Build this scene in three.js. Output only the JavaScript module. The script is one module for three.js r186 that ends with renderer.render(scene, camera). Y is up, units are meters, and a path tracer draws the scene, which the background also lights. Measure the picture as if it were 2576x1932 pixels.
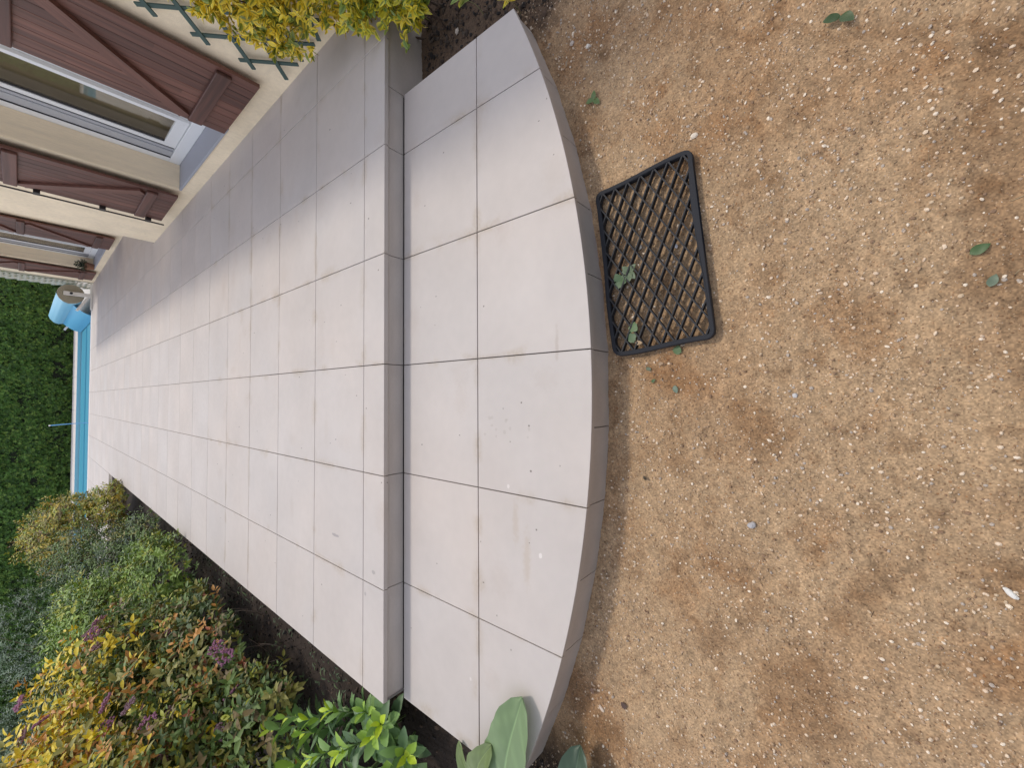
import * as THREE from 'three';
import { mergeGeometries } from 'three/addons/utils/BufferGeometryUtils.js';
import { ImprovedNoise } from 'three/addons/math/ImprovedNoise.js';
import { RoundedBoxGeometry } from 'three/addons/geometries/RoundedBoxGeometry.js';

// ---------------------------------------------------------------- camera, sky, sun, exposure
// x to the right along the step, y up (terrace top = 0), z towards the photographer; the phone was held on its side, so the picture lies on its side
const scene = new THREE.Scene();
const camera = new THREE.PerspectiveCamera(86.1, 1024 / 769, 0.05, 400);
const EYE = new THREE.Vector3(-0.1747, 1.2467, 1.9363);
{
  const p = 0.8732, roll = 0.0272, yaw = 0.0442;
  const F = new THREE.Vector3(Math.sin(yaw) * Math.cos(p), -Math.sin(p), -Math.cos(yaw) * Math.cos(p));
  const r0 = new THREE.Vector3(Math.cos(yaw), 0, Math.sin(yaw)), u0 = new THREE.Vector3().crossVectors(r0, F);
  const R = r0.clone().multiplyScalar(Math.cos(roll)).addScaledVector(u0, Math.sin(roll));
  camera.position.copy(EYE); camera.up.copy(R); camera.lookAt(EYE.clone().add(F));
}
const SUN = new THREE.Vector3(0.27, 1, -0.5).normalize();
const renderer = new THREE.WebGLRenderer();
renderer.toneMapping = THREE.LinearToneMapping;
renderer.toneMappingExposure = 0.80;
renderer.shadowMap.enabled = true;
{
  const W = 256, H = 128, d = new Float32Array(W * H * 4), v = new THREE.Vector3();
  for (let j = 0; j < H; j++) for (let i = 0; i < W; i++) {
    const lat = ((j + 0.5) / H - 0.5) * Math.PI, lon = ((i + 0.5) / W - 0.5) * 2 * Math.PI;
    v.set(Math.cos(lat) * Math.cos(lon), Math.sin(lat), Math.cos(lat) * Math.sin(lon));
    const up = Math.max(v.y, 0), h = Math.pow(1 - up, 2.4), g = Math.pow(Math.max(v.dot(SUN), 0), 6) * 0.55;   // thin bright cloud veil round the sun
    const k = 1.42, o = (j * W + i) * 4;
    d[o] = k * (0.54 + 1.40 * h + g); d[o + 1] = k * (0.60 + 1.34 * h + g * 0.97); d[o + 2] = k * (0.76 + 1.24 * h + g * 0.9); d[o + 3] = 1;
  }
  const t = new THREE.DataTexture(d, W, H, THREE.RGBAFormat, THREE.FloatType);
  t.mapping = THREE.EquirectangularReflectionMapping; t.magFilter = THREE.LinearFilter; t.minFilter = THREE.LinearFilter; t.needsUpdate = true;
  scene.background = t; scene.environment = t;
}
const sun = new THREE.DirectionalLight(new THREE.Color(1, 0.93, 0.81), 2.0);
sun.position.copy(SUN).multiplyScalar(30); sun.target.position.set(0, 0, -6); sun.position.add(sun.target.position);
sun.castShadow = true; sun.shadow.radius = 14; sun.shadow.mapSize.set(4096, 4096);
Object.assign(sun.shadow.camera, { left: -16, right: 16, top: 16, bottom: -16, near: 1, far: 80 });
scene.add(sun, sun.target);

// ---------------------------------------------------------------- helpers
function mulberry(a) { return () => { a |= 0; a = a + 0x6D2B79F5 | 0; let t = Math.imul(a ^ a >>> 15, 1 | a); t = t + Math.imul(t ^ t >>> 7, 61 | t) ^ t; return ((t ^ t >>> 14) >>> 0) / 4294967296; }; }
const IN = new ImprovedNoise();
const nz = (x, y, z = 0) => IN.noise(x + 100.3, y + 57.7, z + 31.1);
const fbm = (x, y, z = 0, o = 4) => { let s = 0, a = 0.5, f = 1; for (let i = 0; i < o; i++) { s += a * nz(x * f, y * f, z * f + i * 7.1); a *= 0.5; f *= 2.03; } return s; };
const sstep = (a, b, x) => { const t = Math.min(1, Math.max(0, (x - a) / (b - a))); return t * t * (3 - 2 * t); };
const mix = (a, b, t) => a + (b - a) * t;
const V = (x, y, z) => new THREE.Vector3(x, y, z);
const lin = (r, g, b) => new THREE.Color().setRGB(r, g, b);
const used = {};
function numbered(n) { used[n] = (used[n] ?? -1) + 1; return used[n] ? n + '_' + String(used[n]).padStart(3, '0') : n; }
function tag(o, label, category, group, kind) { o.userData = { ...o.userData, label, category }; if (group) o.userData.group = group; if (kind) o.userData.kind = kind; return o; }
function thing(name, label, category, pos = [0, 0, 0], group, kind) { const o = new THREE.Group(); o.name = numbered(name); o.position.set(...pos); scene.add(o); return tag(o, label, category, group, kind); }
function mesh(name, g, m, parent, label) { const o = new THREE.Mesh(g, m); o.name = parent === scene ? numbered(name) : name; o.castShadow = o.receiveShadow = true; parent.add(o); if (label) o.userData.label = label; return o; }
const box = (x0, x1, y0, y1, z0, z1) => new THREE.BoxGeometry(Math.abs(x1 - x0), Math.abs(y1 - y0), Math.abs(z1 - z0)).translate((x0 + x1) / 2, (y0 + y1) / 2, (z0 + z1) / 2);
const rbox = (x0, x1, y0, y1, z0, z1, r = 0.003) => new RoundedBoxGeometry(Math.abs(x1 - x0), Math.abs(y1 - y0), Math.abs(z1 - z0), 1, r).translate((x0 + x1) / 2, (y0 + y1) / 2, (z0 + z1) / 2);
function bar(a, b, w, t, up = V(0, 1, 0)) {   // a bar of section w x t from a to b, w in the plane normal to up
  const d = b.clone().sub(a), L = d.length(), g = new THREE.BoxGeometry(w, t, L); d.normalize();
  const x = new THREE.Vector3().crossVectors(up, d).normalize(), y = new THREE.Vector3().crossVectors(d, x);
  return g.applyMatrix4(new THREE.Matrix4().makeBasis(x, y, d).setPosition(a.clone().add(b).multiplyScalar(0.5)));
}
function tubeGeo(pts, r0, r1, seg = 8, rad = 5) {   // tapered tube along a curve
  const c = new THREE.CatmullRomCurve3(pts), g = new THREE.TubeGeometry(c, seg, 1, rad, false), p = g.attributes.position;
  for (let i = 0; i <= seg; i++) { const q = c.getPointAt(i / seg), r = mix(r0, r1, i / seg); for (let k = 0; k <= rad; k++) { const n = i * (rad + 1) + k; p.setXYZ(n, q.x + (p.getX(n) - q.x) * r, q.y + (p.getY(n) - q.y) * r, q.z + (p.getZ(n) - q.z) * r); } }
  return g;
}
function tex(W, H, f, { srgb = true, repeat } = {}) {   // f(u, v) -> [r, g, b] as sRGB 0..1
  const d = new Uint8Array(W * H * 4);
  for (let j = 0; j < H; j++) for (let i = 0; i < W; i++) { const c = f(i / W, j / H, i, j), o = (j * W + i) * 4; for (let k = 0; k < 3; k++) d[o + k] = Math.max(0, Math.min(255, c[k] * 255)); d[o + 3] = 255; }
  const t = new THREE.DataTexture(d, W, H, THREE.RGBAFormat); t.magFilter = THREE.LinearFilter; t.minFilter = THREE.LinearMipmapLinearFilter; t.generateMipmaps = true;
  t.wrapS = t.wrapT = THREE.RepeatWrapping; if (srgb) t.colorSpace = THREE.SRGBColorSpace; if (repeat) t.repeat.set(...repeat); t.needsUpdate = true; return t;
}
const hsh = (i, j, k) => { let h = Math.imul(i + 1013, 374761393) ^ Math.imul(j + 71, 668265263) ^ Math.imul(k + 7, 1274126177); h = Math.imul(h ^ h >>> 13, 1274126177); return ((h ^ h >>> 16) >>> 0) / 4294967296; };
const pn = (u, v, f, s = 0) => {   // value noise that wraps at u, v = 1
  const x = (u + 1) * f, y = (v + 1) * f, i = Math.floor(x), j = Math.floor(y), q = t => t * t * t * (t * (t * 6 - 15) + 10), a = q(x - i), b = q(y - j), h = (m, n) => hsh(m % f, n % f, s);
  return (mix(mix(h(i, j), h(i + 1, j), a), mix(h(i, j + 1), h(i + 1, j + 1), a), b) - 0.5) * 1.3;
};
const std = (color, roughness = 0.8, extra = {}) => new THREE.MeshStandardMaterial({ color, roughness, ...extra });

// ---------------------------------------------------------------- ground
const CX = -0.13, ARC_R = 4.0, CZ = 1.176 - ARC_R;                      // the curved front of the step is an arc
const arcZ = x => CZ + Math.sqrt(ARC_R * ARC_R - (x - CX) * (x - CX));
const LEFT = -1.787, SL = -1.822, SR = 1.545, TREAD = -0.127;
function groundY(x, z) {
  const bed = sstep(-1.75, -2.05, x) * sstep(0.35, -0.4, z);
  let y = -0.272 + 0.012 * x + 0.1 * bed;
  if (z > -1 && z < 4 && Math.abs(x) < 3.5) {
    y += 0.016 * fbm(x * 2.1, z * 2.1, 1, 3) + 0.010 * fbm(x * 9, z * 9, 3, 3) + 0.010 * fbm(x * 42, z * 42, 5, 2);
    // the washed-out runnel by the right hand bed
    const d = (x - 1.02) + 0.55 * (z - 1.7) + 0.07 * nz(z * 9, 3.3); y -= 0.02 * Math.exp(-d * d / 0.004) * sstep(1.52, 1.66, z);
  } else y += 0.03 * fbm(x * 0.6, z * 0.6, 1, 2);
  return y - 0.012;
}
{
  const lines = (a, b, step, far) => { const l = []; for (let t = a; t <= b + 1e-6; t += step) l.push(t); let s = step, t = a; const lo = []; while (t > -far) { s *= 1.5; t -= s; lo.push(t); } s = step; t = l[l.length - 1]; while (t < far) { s *= 1.5; t += s; l.push(t); } return lo.reverse().concat(l); };
  const xs = lines(-2.4, 2.0, 0.0075, 120), zs = lines(0.75, 2.45, 0.0075, 120), nx = xs.length, nzz = zs.length;
  const pos = new Float32Array(nx * nzz * 3), col = new Float32Array(nx * nzz * 3), uv = new Float32Array(nx * nzz * 2), idx = [];
  const sandy = [1, 1, 1], orange = [0.72, 0.58, 0.46], shadedHumus = [0.075, 0.068, 0.075], pale = [1.08, 1.09, 1.11], umber = [0.50, 0.40, 0.31], lawn = [0.14, 0.30, 0.14];
  for (let j = 0; j < nzz; j++) for (let i = 0; i < nx; i++) {
    const n = j * nx + i, x = xs[i], z = zs[j];
    pos.set([x, groundY(x, z), z], n * 3); uv.set([x / 1.28, z / 1.28], n * 2);
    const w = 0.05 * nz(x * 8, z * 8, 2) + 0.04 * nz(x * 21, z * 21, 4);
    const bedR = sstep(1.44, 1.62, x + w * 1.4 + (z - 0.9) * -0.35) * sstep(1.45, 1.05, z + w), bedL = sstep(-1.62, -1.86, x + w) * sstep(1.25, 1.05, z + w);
    const blot = sstep(0.02, 0.34, fbm(x * 3.4, z * 3.4, 21, 5)) * 0.75 + sstep(0.16, 0.3, fbm(x * 14, z * 14, 25, 3)) * 0.35, o1 = sstep(0.06, 0.3, fbm(x * 1.7 + 4, z * 1.7, 8, 3)), p1 = sstep(0.0, 0.3, fbm(x * 1.3, z * 2 + 9, 12, 3));
    const near = Math.exp(-((x + 0.12) ** 2 + (z - 1.46) ** 2) / 0.05) + Math.exp(-((x - 0.75) ** 2 + (z - 1.62) ** 2) / 0.03) + Math.exp(-((x - 1.05) ** 2 + (z - 1.75) ** 2) / 0.06);
    const run = (x - 1.02) + 0.55 * (z - 1.7) + 0.07 * nz(z * 9, 3.3), dark = sstep(0.10, 0.34, fbm(x * 2.6 + 3, z * 2.6, 51, 5)) * 0.55 + sstep(0.14, 0.30, fbm(x * 9, z * 9 + 4, 57, 4)) * 0.4 + 0.5 * sstep(0.02, -0.01, Math.abs(run + 0.03 * nz(x * 30, z * 30, 3)) - 0.012) * sstep(1.5, 1.62, z) + 0.35 * sstep(0.0, 0.12, run) * sstep(1.35, 1.5, z) * sstep(2.0, 1.8, z) * (0.6 + 2 * w * 4);
    const far = Math.max(sstep(-4, -5.5, x), sstep(6, 9, Math.abs(x)), sstep(8, 14, Math.abs(z + 4) - 12));
    for (let k = 0; k < 3; k++) {
      let c = mix(sandy[k], orange[k], Math.min(1, o1 * 0.3 + blot * 0.8 + near * 0.75 * (0.6 + 1.2 * w * 4)));
      c = mix(c, pale[k], p1 * 0.5); c = mix(c, umber[k], Math.min(0.8, dark)); c = mix(c, shadedHumus[k] * 2.6, bedR * 0.9); c = mix(c, shadedHumus[k], bedL); c = mix(c, lawn[k], far);  // dark bed soil, its tone deepened for the shade over the beds
      col[n * 3 + k] = c;
    }
    if (i < nx - 1 && j < nzz - 1) idx.push(n, n + nx, n + 1, n + 1, n + nx, n + nx + 1);
  }
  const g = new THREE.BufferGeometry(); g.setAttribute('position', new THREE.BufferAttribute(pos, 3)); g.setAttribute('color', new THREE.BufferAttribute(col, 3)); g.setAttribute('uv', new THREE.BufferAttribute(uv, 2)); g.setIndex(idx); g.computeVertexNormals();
  const N = 1024, r = mulberry(5), hgt = new Float32Array(N * N), tone = new Float32Array(N * N * 3).fill(1);
  for (let j = 0; j < N; j++) for (let i = 0; i < N; i++) hgt[j * N + i] = 0.45 + 0.5 * pn(i / N, j / N, 60) + 0.35 * pn(i / N, j / N, 170, 3) + 0.15 * (r() - 0.5);
  for (let s = 0; s < 15000; s++) {   // grains of sand and grit, 2 to 6 mm
    const cx = r() * N, cy = r() * N, rad = 0.8 + 2.0 * r() * r(), e = 0.6 + 0.8 * r(), t = r(), c = t < 0.42 ? [0.66, 0.60, 0.56] : t < 0.7 ? [1.22, 1.22, 1.24] : t < 0.85 ? [1.35, 1.42, 1.55] : [0.88, 0.74, 0.62];
    for (let y = -4; y <= 4; y++) for (let x = -4; x <= 4; x++) { const q = Math.hypot(x * e, y / e) / rad; if (q < 1) { const i = ((Math.floor(cx + x) % N) + N) % N, j = ((Math.floor(cy + y) % N) + N) % N, o = j * N + i; hgt[o] += 0.35 * (1 - q * q); for (let k = 0; k < 3; k++) tone[o * 3 + k] = mix(tone[o * 3 + k], c[k], 0.8); } }
  }
  const base = [0.652, 0.542, 0.418];
  const map = tex(N, N, (u, v, i, j) => { const o = j * N + i, m = 1 + 0.06 * pn(u, v, 22, 9) + 0.07 * pn(u, v, 90, 2) + 0.22 * pn(u, v, 340, 6) + 0.10 * (hgt[o] - 0.45); return base.map((b, k) => b * m * Math.pow(tone[o * 3 + k], 0.75)); });
  const bump = tex(N, N, (u, v, i, j) => { const h = hgt[j * N + i] * 0.5; return [h, h, h]; }, { srgb: false });
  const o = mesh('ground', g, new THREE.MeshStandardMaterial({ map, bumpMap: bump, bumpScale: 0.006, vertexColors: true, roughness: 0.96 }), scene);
  tag(o, 'bare sandy brown soil with fine grit in front of the step', 'ground', null, 'structure');
}

// ---------------------------------------------------------------- paving: tiles of the terrace and of the step
function mottled(u, v, f, s) {   // cloudy porcelain, u v in metres
  const a = fbm(u * 2.2 * f, v * 2.2 * f, 3 + s, 4), b = fbm(u * 1.3 * f + 7, v * 1.3 * f, 11 + s, 3), c = fbm(u * 19 * f, v * 19 * f, 17 + s, 2), m = 1 + 0.055 * a + 0.022 * c;
  return [0.748 * m * (1 + 0.018 * b), 0.710 * m, 0.684 * m * (1 - 0.018 * b)];
}
const spotsTread = [];   // x, z, radius x, radius z, rgb factor, strength
const spotsTerr = [];
{
  const r = mulberry(71), s = (L, x, z, a, b, c, k) => L.push([x, z, a, b, c, k]);
  s(spotsTread, -0.86, 0.86, 0.16, 0.03, [0.93, 0.89, 0.83], 0.45); s(spotsTread, -0.72, 0.80, 0.12, 0.025, [0.93, 0.89, 0.83], 0.4);
  for (let i = 0; i < 12; i++) s(spotsTread, -0.30 + 0.10 * (r() - 0.5) - (i % 5) * 0.008, 0.62 + 0.28 * r(), 0.005 + 0.007 * r(), 0.005 + 0.006 * r(), [0.90, 0.89, 0.875], 0.45);   // faint sole print
  s(spotsTread, -0.83, 0.93, 0.013, 0.010, [1.12, 1.13, 1.14], 1); s(spotsTread, -0.57, 0.76, 0.010, 0.008, [1.12, 1.13, 1.14], 0.9); s(spotsTread, -1.50, 0.52, 0.009, 0.007, [1.12, 1.13, 1.14], 0.8);
  s(spotsTread, 0.03, 1.02, 0.10, 0.012, [0.88, 0.85, 0.82], 0.5);
  for (let i = 0; i < 26; i++) s(spotsTread, -1.7 + 3.2 * r(), 0.05 + 1.0 * r(), 0.002 + 0.003 * r(), 0.002 + 0.004 * r(), [0.5, 0.48, 0.46], 0.8);
  for (let i = 0; i < 14; i++) s(spotsTread, -1.7 + 3.2 * r(), 0.05 + 1.0 * r(), 0.05 + 0.09 * r(), 0.03 + 0.07 * r(), [0.965, 0.95, 0.935], 0.4);
  s(spotsTerr, -1.02, -0.52, 0.010, 0.045, [0.80, 0.80, 0.82], 0.8); s(spotsTerr, -1.13, -0.10, 0.012, 0.020, [0.84, 0.84, 0.85], 0.8); s(spotsTerr, -1.27, -0.18, 0.012, 0.010, [0.84, 0.84, 0.85], 0.8);
  for (let i = 0; i < 50; i++) s(spotsTerr, -1.7 + 3.8 * r(), -3.1 * r(), 0.002 + 0.003 * r(), 0.003 + 0.006 * r(), [0.5, 0.48, 0.46], 0.8);
  for (let i = 0; i < 40; i++) s(spotsTerr, -1.7 + 3.8 * r(), -3.1 * r(), 0.05 + 0.1 * r(), 0.04 + 0.1 * r(), [0.965, 0.95, 0.935], 0.4);
}
function pavingTexture(W, H, x0, z0, w, h, spots, s, zo) {
  const px = new Float32Array(W * H * 3);
  for (let j = 0; j < H; j++) for (let i = 0; i < W; i++) {
    const X = x0 + w * i / W, Z = z0 + h * j / H, c = mottled(X, Z, 1, s), near = (v, o) => { const q = ((v - o) % 0.6 + 0.6) % 0.6; return Math.min(q, 0.6 - q); };
    const d = Math.min(near(X, 0), near(Z, zo)), dirt = sstep(0.05 + 0.09 * fbm(X * 3, Z * 3, 41, 2), 0, d) * sstep(-0.02, 0.3, fbm(X * 5, Z * 5, 37, 3)) * (0.7 + 0.6 * nz(X * 70, Z * 70, 5));   // dried soil washed out of the joints, in patches
    c[0] *= 1 - 0.07 * dirt; c[1] *= 1 - 0.095 * dirt; c[2] *= 1 - 0.14 * dirt; px.set(c, (j * W + i) * 3);
  }
  for (const [x, z, a, b, c, k] of spots) {
    const i0 = Math.floor((x - a * 1.3 - x0) / w * W), i1 = Math.ceil((x + a * 1.3 - x0) / w * W), j0 = Math.floor((z - b * 1.3 - z0) / h * H), j1 = Math.ceil((z + b * 1.3 - z0) / h * H);
    for (let j = Math.max(0, j0); j <= Math.min(H - 1, j1); j++) for (let i = Math.max(0, i0); i <= Math.min(W - 1, i1); i++) {
      const X = x0 + w * i / W, Z = z0 + h * j / H, q = Math.hypot((X - x) / a, (Z - z) / b) + 0.35 * nz(X * 60, Z * 60, 3), e = k * sstep(1, a > 0.03 ? 0.2 : 0.75, q), o = (j * W + i) * 3;
      for (let n = 0; n < 3; n++) px[o + n] *= mix(1, c[n], e);
    }
  }
  const t = tex(W, H, (u, v, i, j) => { const o = (j * W + i) * 3; return [px[o], px[o + 1], px[o + 2]]; }); t.wrapS = t.wrapT = THREE.ClampToEdgeWrapping; return t;
}
const TR = { x0: -1.85, z0: -0.02, w: 3.45, h: 1.25 }, TE = { x0: -1.80, z0: -3.22, w: 4.3, h: 3.24 };
const tileFar = tex(512, 512, (u, v) => { const a = pn(u, v, 4), b = pn(u, v, 3, 4), c = pn(u, v, 40, 2), m = 1 + 0.035 * a + 0.02 * c; return [0.748 * m * (1 + 0.010 * b), 0.710 * m, 0.684 * m * (1 - 0.010 * b)]; });
const fineBump = tex(256, 256, (() => { const r = mulberry(3); return (u, v) => { const h = 0.5 + 0.2 * pn(u, v, 60) + 0.25 * (r() - 0.5); return [h, h, h]; }; })(), { srgb: false, repeat: [6, 6] });
const matTread = new THREE.MeshStandardMaterial({ map: pavingTexture(1536, 560, TR.x0, TR.z0, TR.w, TR.h, spotsTread, 0, 0.5765), roughness: 0.62 });
const matTerr = new THREE.MeshStandardMaterial({ map: pavingTexture(1536, 1160, TE.x0, TE.z0, TE.w, TE.h, spotsTerr, 20, -0.203), roughness: 0.62 });
const matFar = new THREE.MeshStandardMaterial({ map: tileFar, roughness: 0.62 });
const tones = [1.0, 0.993, 1.006, 0.988, 0.997, 1.003];
const toned = m => tones.map((t, i) => { const c = m.clone(); c.color.setRGB(t * (1 + 0.006 * ((i % 3) - 1)), t, t * (1 - 0.006 * ((i % 3) - 1))); return c; });
const treadMats = toned(matTread), terrMats = toned(matTerr), farMats = toned(matFar);
function chamferPrism(poly, y0, y1, c, uvf) {   // convex polygon [[x, z]...], top at y1, chamfer c
  const n = poly.length, area = poly.reduce((s, p, i) => { const q = poly[(i + 1) % n]; return s + p[0] * q[1] - q[0] * p[1]; }, 0); if (area < 0) poly = poly.slice().reverse();
  const ins = poly.map((p, i) => {
    const a = poly[(i + n - 1) % n], b = poly[(i + 1) % n], e1 = [p[0] - a[0], p[1] - a[1]], e2 = [b[0] - p[0], b[1] - p[1]], l1 = Math.hypot(...e1), l2 = Math.hypot(...e2);
    const n1 = [-e1[1] / l1, e1[0] / l1], n2 = [-e2[1] / l2, e2[0] / l2], d = 1 + n1[0] * n2[0] + n1[1] * n2[1];
    return [p[0] + c * (n1[0] + n2[0]) / d, p[1] + c * (n1[1] + n2[1]) / d];
  });
  const P = [], U = [], N = [];
  const tri = (a, b, d) => { const u = V(...b).sub(V(...a)), w = V(...d).sub(V(...a)), m = u.cross(w).normalize(); for (const q of [a, b, d]) { P.push(...q); N.push(m.x, m.y, m.z); U.push(...uvf(q[0], q[2], q[1])); } };
  const quad = (a, b, d, e) => { tri(a, b, d); tri(a, d, e); };
  for (let i = 1; i < n - 1; i++) tri([ins[0][0], y1, ins[0][1]], [ins[i + 1][0], y1, ins[i + 1][1]], [ins[i][0], y1, ins[i][1]]);
  for (let i = 0; i < n; i++) { const j = (i + 1) % n; quad([ins[i][0], y1, ins[i][1]], [ins[j][0], y1, ins[j][1]], [poly[j][0], y1 - c, poly[j][1]], [poly[i][0], y1 - c, poly[i][1]]); quad([poly[i][0], y1 - c, poly[i][1]], [poly[j][0], y1 - c, poly[j][1]], [poly[j][0], y0, poly[j][1]], [poly[i][0], y0, poly[i][1]]); }
  for (let i = 1; i < n - 1; i++) tri([poly[0][0], y0, poly[0][1]], [poly[i][0], y0, poly[i][1]], [poly[i + 1][0], y0, poly[i + 1][1]]);
  const g = new THREE.BufferGeometry(); g.setAttribute('position', new THREE.Float32BufferAttribute(P, 3)); g.setAttribute('normal', new THREE.Float32BufferAttribute(N, 3)); g.setAttribute('uv', new THREE.Float32BufferAttribute(U, 2)); return g;
}
const WALL_N = 2.15, WALL_F = 3.03, WEND = -6.06, HOUSE_FAR = -14.2, DECKL = -9.94, DECK_END = -14.5, S0 = 0.203;
const jointMat = std(lin(0.11, 0.095, 0.085), 0.95), sandJoint = std(lin(0.24, 0.205, 0.175), 0.95), concreteMat = std(lin(0.20, 0.185, 0.17), 0.95);
{
  const t = thing('terrace', 'pale grey beige tiled terrace running along the house to the pool', 'terrace', [0, 0, 0], null, 'structure');
  const r = mulberry(12);
  mesh('base', box(LEFT + 0.012, WALL_N + 0.016, -0.30, -0.0085, -1.6, -0.0275), jointMat, t);
  mesh('base', mergeGeometries([box(LEFT + 0.012, WALL_F + 0.3, -0.30, -0.006, DECK_END + 0.02, -1.6), box(-6.9, LEFT + 0.012, -0.30, -0.006, DECK_END + 0.02, DECKL - 0.012)]), sandJoint, t, 'sand filled joints');
  const cols = [-6.6, -6.0, -5.4, -4.8, -4.2, -3.6, -3.0, -2.4, LEFT, -1.2, -0.6, 0, 0.6, 1.2, 1.8, 2.4, 3.0, 3.3], rows = [0, -S0]; while (rows[rows.length - 1] - 0.6 > DECK_END) rows.push(rows[rows.length - 1] - 0.6); rows.push(DECK_END);
  const full = [0, 1, 2, 3, 4].map(k => { const h = 0.2977; return chamferPrism([[-h, -h], [h, -h], [h, h], [-h, h]], -0.022, 0, 0.0013, (x, z) => [x / 1.3 + k * 0.37, z / 1.3 + k * 0.61]); });
  for (let j = 0; j + 1 < rows.length; j++) for (let i = 0; i + 1 < cols.length; i++) {
    const z1 = rows[j], z0 = rows[j + 1]; let x0 = cols[i], x1 = cols[i + 1];
    if (x1 <= LEFT + 0.01 && z1 > DECKL + 0.1) continue;
    const lim = z0 > WEND - 0.3 ? WALL_N + 0.02 : WALL_F + 0.02; if (x0 >= lim) continue; x1 = Math.min(x1, lim);
    const k = Math.floor(r() * 6), gx = 0.0021 + 0.0006 * r(), mat = z0 > -3.21 ? terrMats[k] : farMats[k], dy = (r() - 0.5) * 0.0008;
    if (z0 > -3.21 || Math.abs(x1 - x0 - 0.6) > 0.01 || Math.abs(z1 - z0 - 0.6) > 0.01) {
      const g = chamferPrism([[x0 + gx, z0 + gx], [x1 - gx, z0 + gx], [x1 - gx, z1 - (j ? gx : 0)], [x0 + gx, z1 - (j ? gx : 0)]], -0.024, 0, 0.0013, z0 > -3.21 ? (x, z, y) => [(x - TE.x0) / TE.w, (z - TE.z0 + y) / TE.h] : (x, z) => [x / 1.3, z / 1.3]);
      mesh('paving_tile', g, mat, t).position.y = dy;
    } else { const m = mesh('paving_tile', full[Math.floor(r() * 5)], mat, t); m.position.set((x0 + x1) / 2, dy, (z0 + z1) / 2); m.rotation.y = Math.floor(r() * 4) * Math.PI / 2; m.rotation.z = (r() - 0.5) * 0.0008; }
  }
  // riser tiles under the front edge
  const rise = [LEFT, -1.2, -0.6, 0, 0.6, 1.2, SR, WALL_N + 0.02];
  const rm = farMats;
  for (let i = 0; i + 1 < rise.length; i++) { const g = box(rise[i] + 0.002, rise[i + 1] - 0.002, i >= 6 ? -0.32 : TREAD - 0.002, -0.0295, -0.027, -0.0105 - 0.0008 * (i % 3)); mesh('riser_tile', g, rm[i % 4], t); }
  // side of the terrace along the planting bed
  mesh('edge_board', box(LEFT + 0.002, LEFT + 0.0118, -0.31, -0.026, DECKL, -0.004), concreteMat, t);
}
{
  const t = thing('garden_step', 'curved tiled step in front of the terrace edge', 'step', [0, 0, 0], null, 'structure');
  const r = mulberry(33), arc = (a, b) => { const o = [], n = Math.max(6, Math.round((b - a) / 0.04)); for (let i = 0; i <= n; i++) { const x = mix(a, b, i / n); o.push([x, arcZ(x)]); } return o; };
  const core = [[SL + 0.015, 0.002], ...arc(SL + 0.015, SR - 0.015).map(([x, z]) => [x, z - 0.022]), [SR - 0.015, 0.002]];
  mesh('base', chamferPrism(core, -0.34, TREAD - 0.0085, 0.001, (x, z) => [x, z]), jointMat, t);
  const cols = [SL, -1.2, -0.6, 0, 0.6, 1.2, SR], zj = 0.5765, y0 = TREAD - 0.021;
  const uvf = (x, z, y) => [(x - TR.x0) / TR.w, (z - TR.z0 + (y - TREAD)) / TR.h];
  for (let i = 0; i < 6; i++) {
    const gl = i === 0 ? 0 : 0.0023, gr = i === 5 ? 0 : 0.0023, a = cols[i] + gl, b = cols[i + 1] - gr;
    mesh('paving_tile', chamferPrism([[a, 0.001], [b, 0.001], [b, zj - 0.0025], [a, zj - 0.0025]], y0, TREAD, 0.0013, uvf), treadMats[Math.floor(r() * 6)], t).position.y = (r() - 0.5) * 0.0008;
    mesh('paving_tile', chamferPrism([[a, zj + 0.0025], ...arc(a, b), [b, zj + 0.0025]], y0, TREAD, 0.0013, uvf), treadMats[Math.floor(r() * 6)], t).position.y = (r() - 0.5) * 0.0008;
  }
  const rm = farMats;
  let n = 0;
  for (let x = -1.8; x < SR; x += 0.3) {   // flat pieces, each a chord of the curve
    const a = Math.max(x, SL + 0.012), b = Math.min(x + 0.3, SR - 0.002), za = arcZ(a) - 0.004, zb = arcZ(b) - 0.004, ang = Math.atan2(zb - za, b - a), L = Math.hypot(b - a, zb - za) - 0.004;
    const g = rbox(-L / 2, L / 2, -0.36, TREAD - 0.0255, -0.016, -0.005, 0.001); g.rotateY(-ang).translate((a + b) / 2, 0, (za + zb) / 2); mesh('riser_tile', g, rm[n++ % 4], t);
  }
  for (const [x, s] of [[SR - 0.012, 1], [SL + 0.002, -1]]) for (const [z0, z1] of [[0.002, 0.3], [0.304, 0.6], [0.604, arcZ(x) - 0.02]]) mesh('riser_tile', rbox(x, x + 0.010, -0.36, TREAD - 0.0225, z0, z1, 0.001), rm[n++ % 4], t);
}

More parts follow.
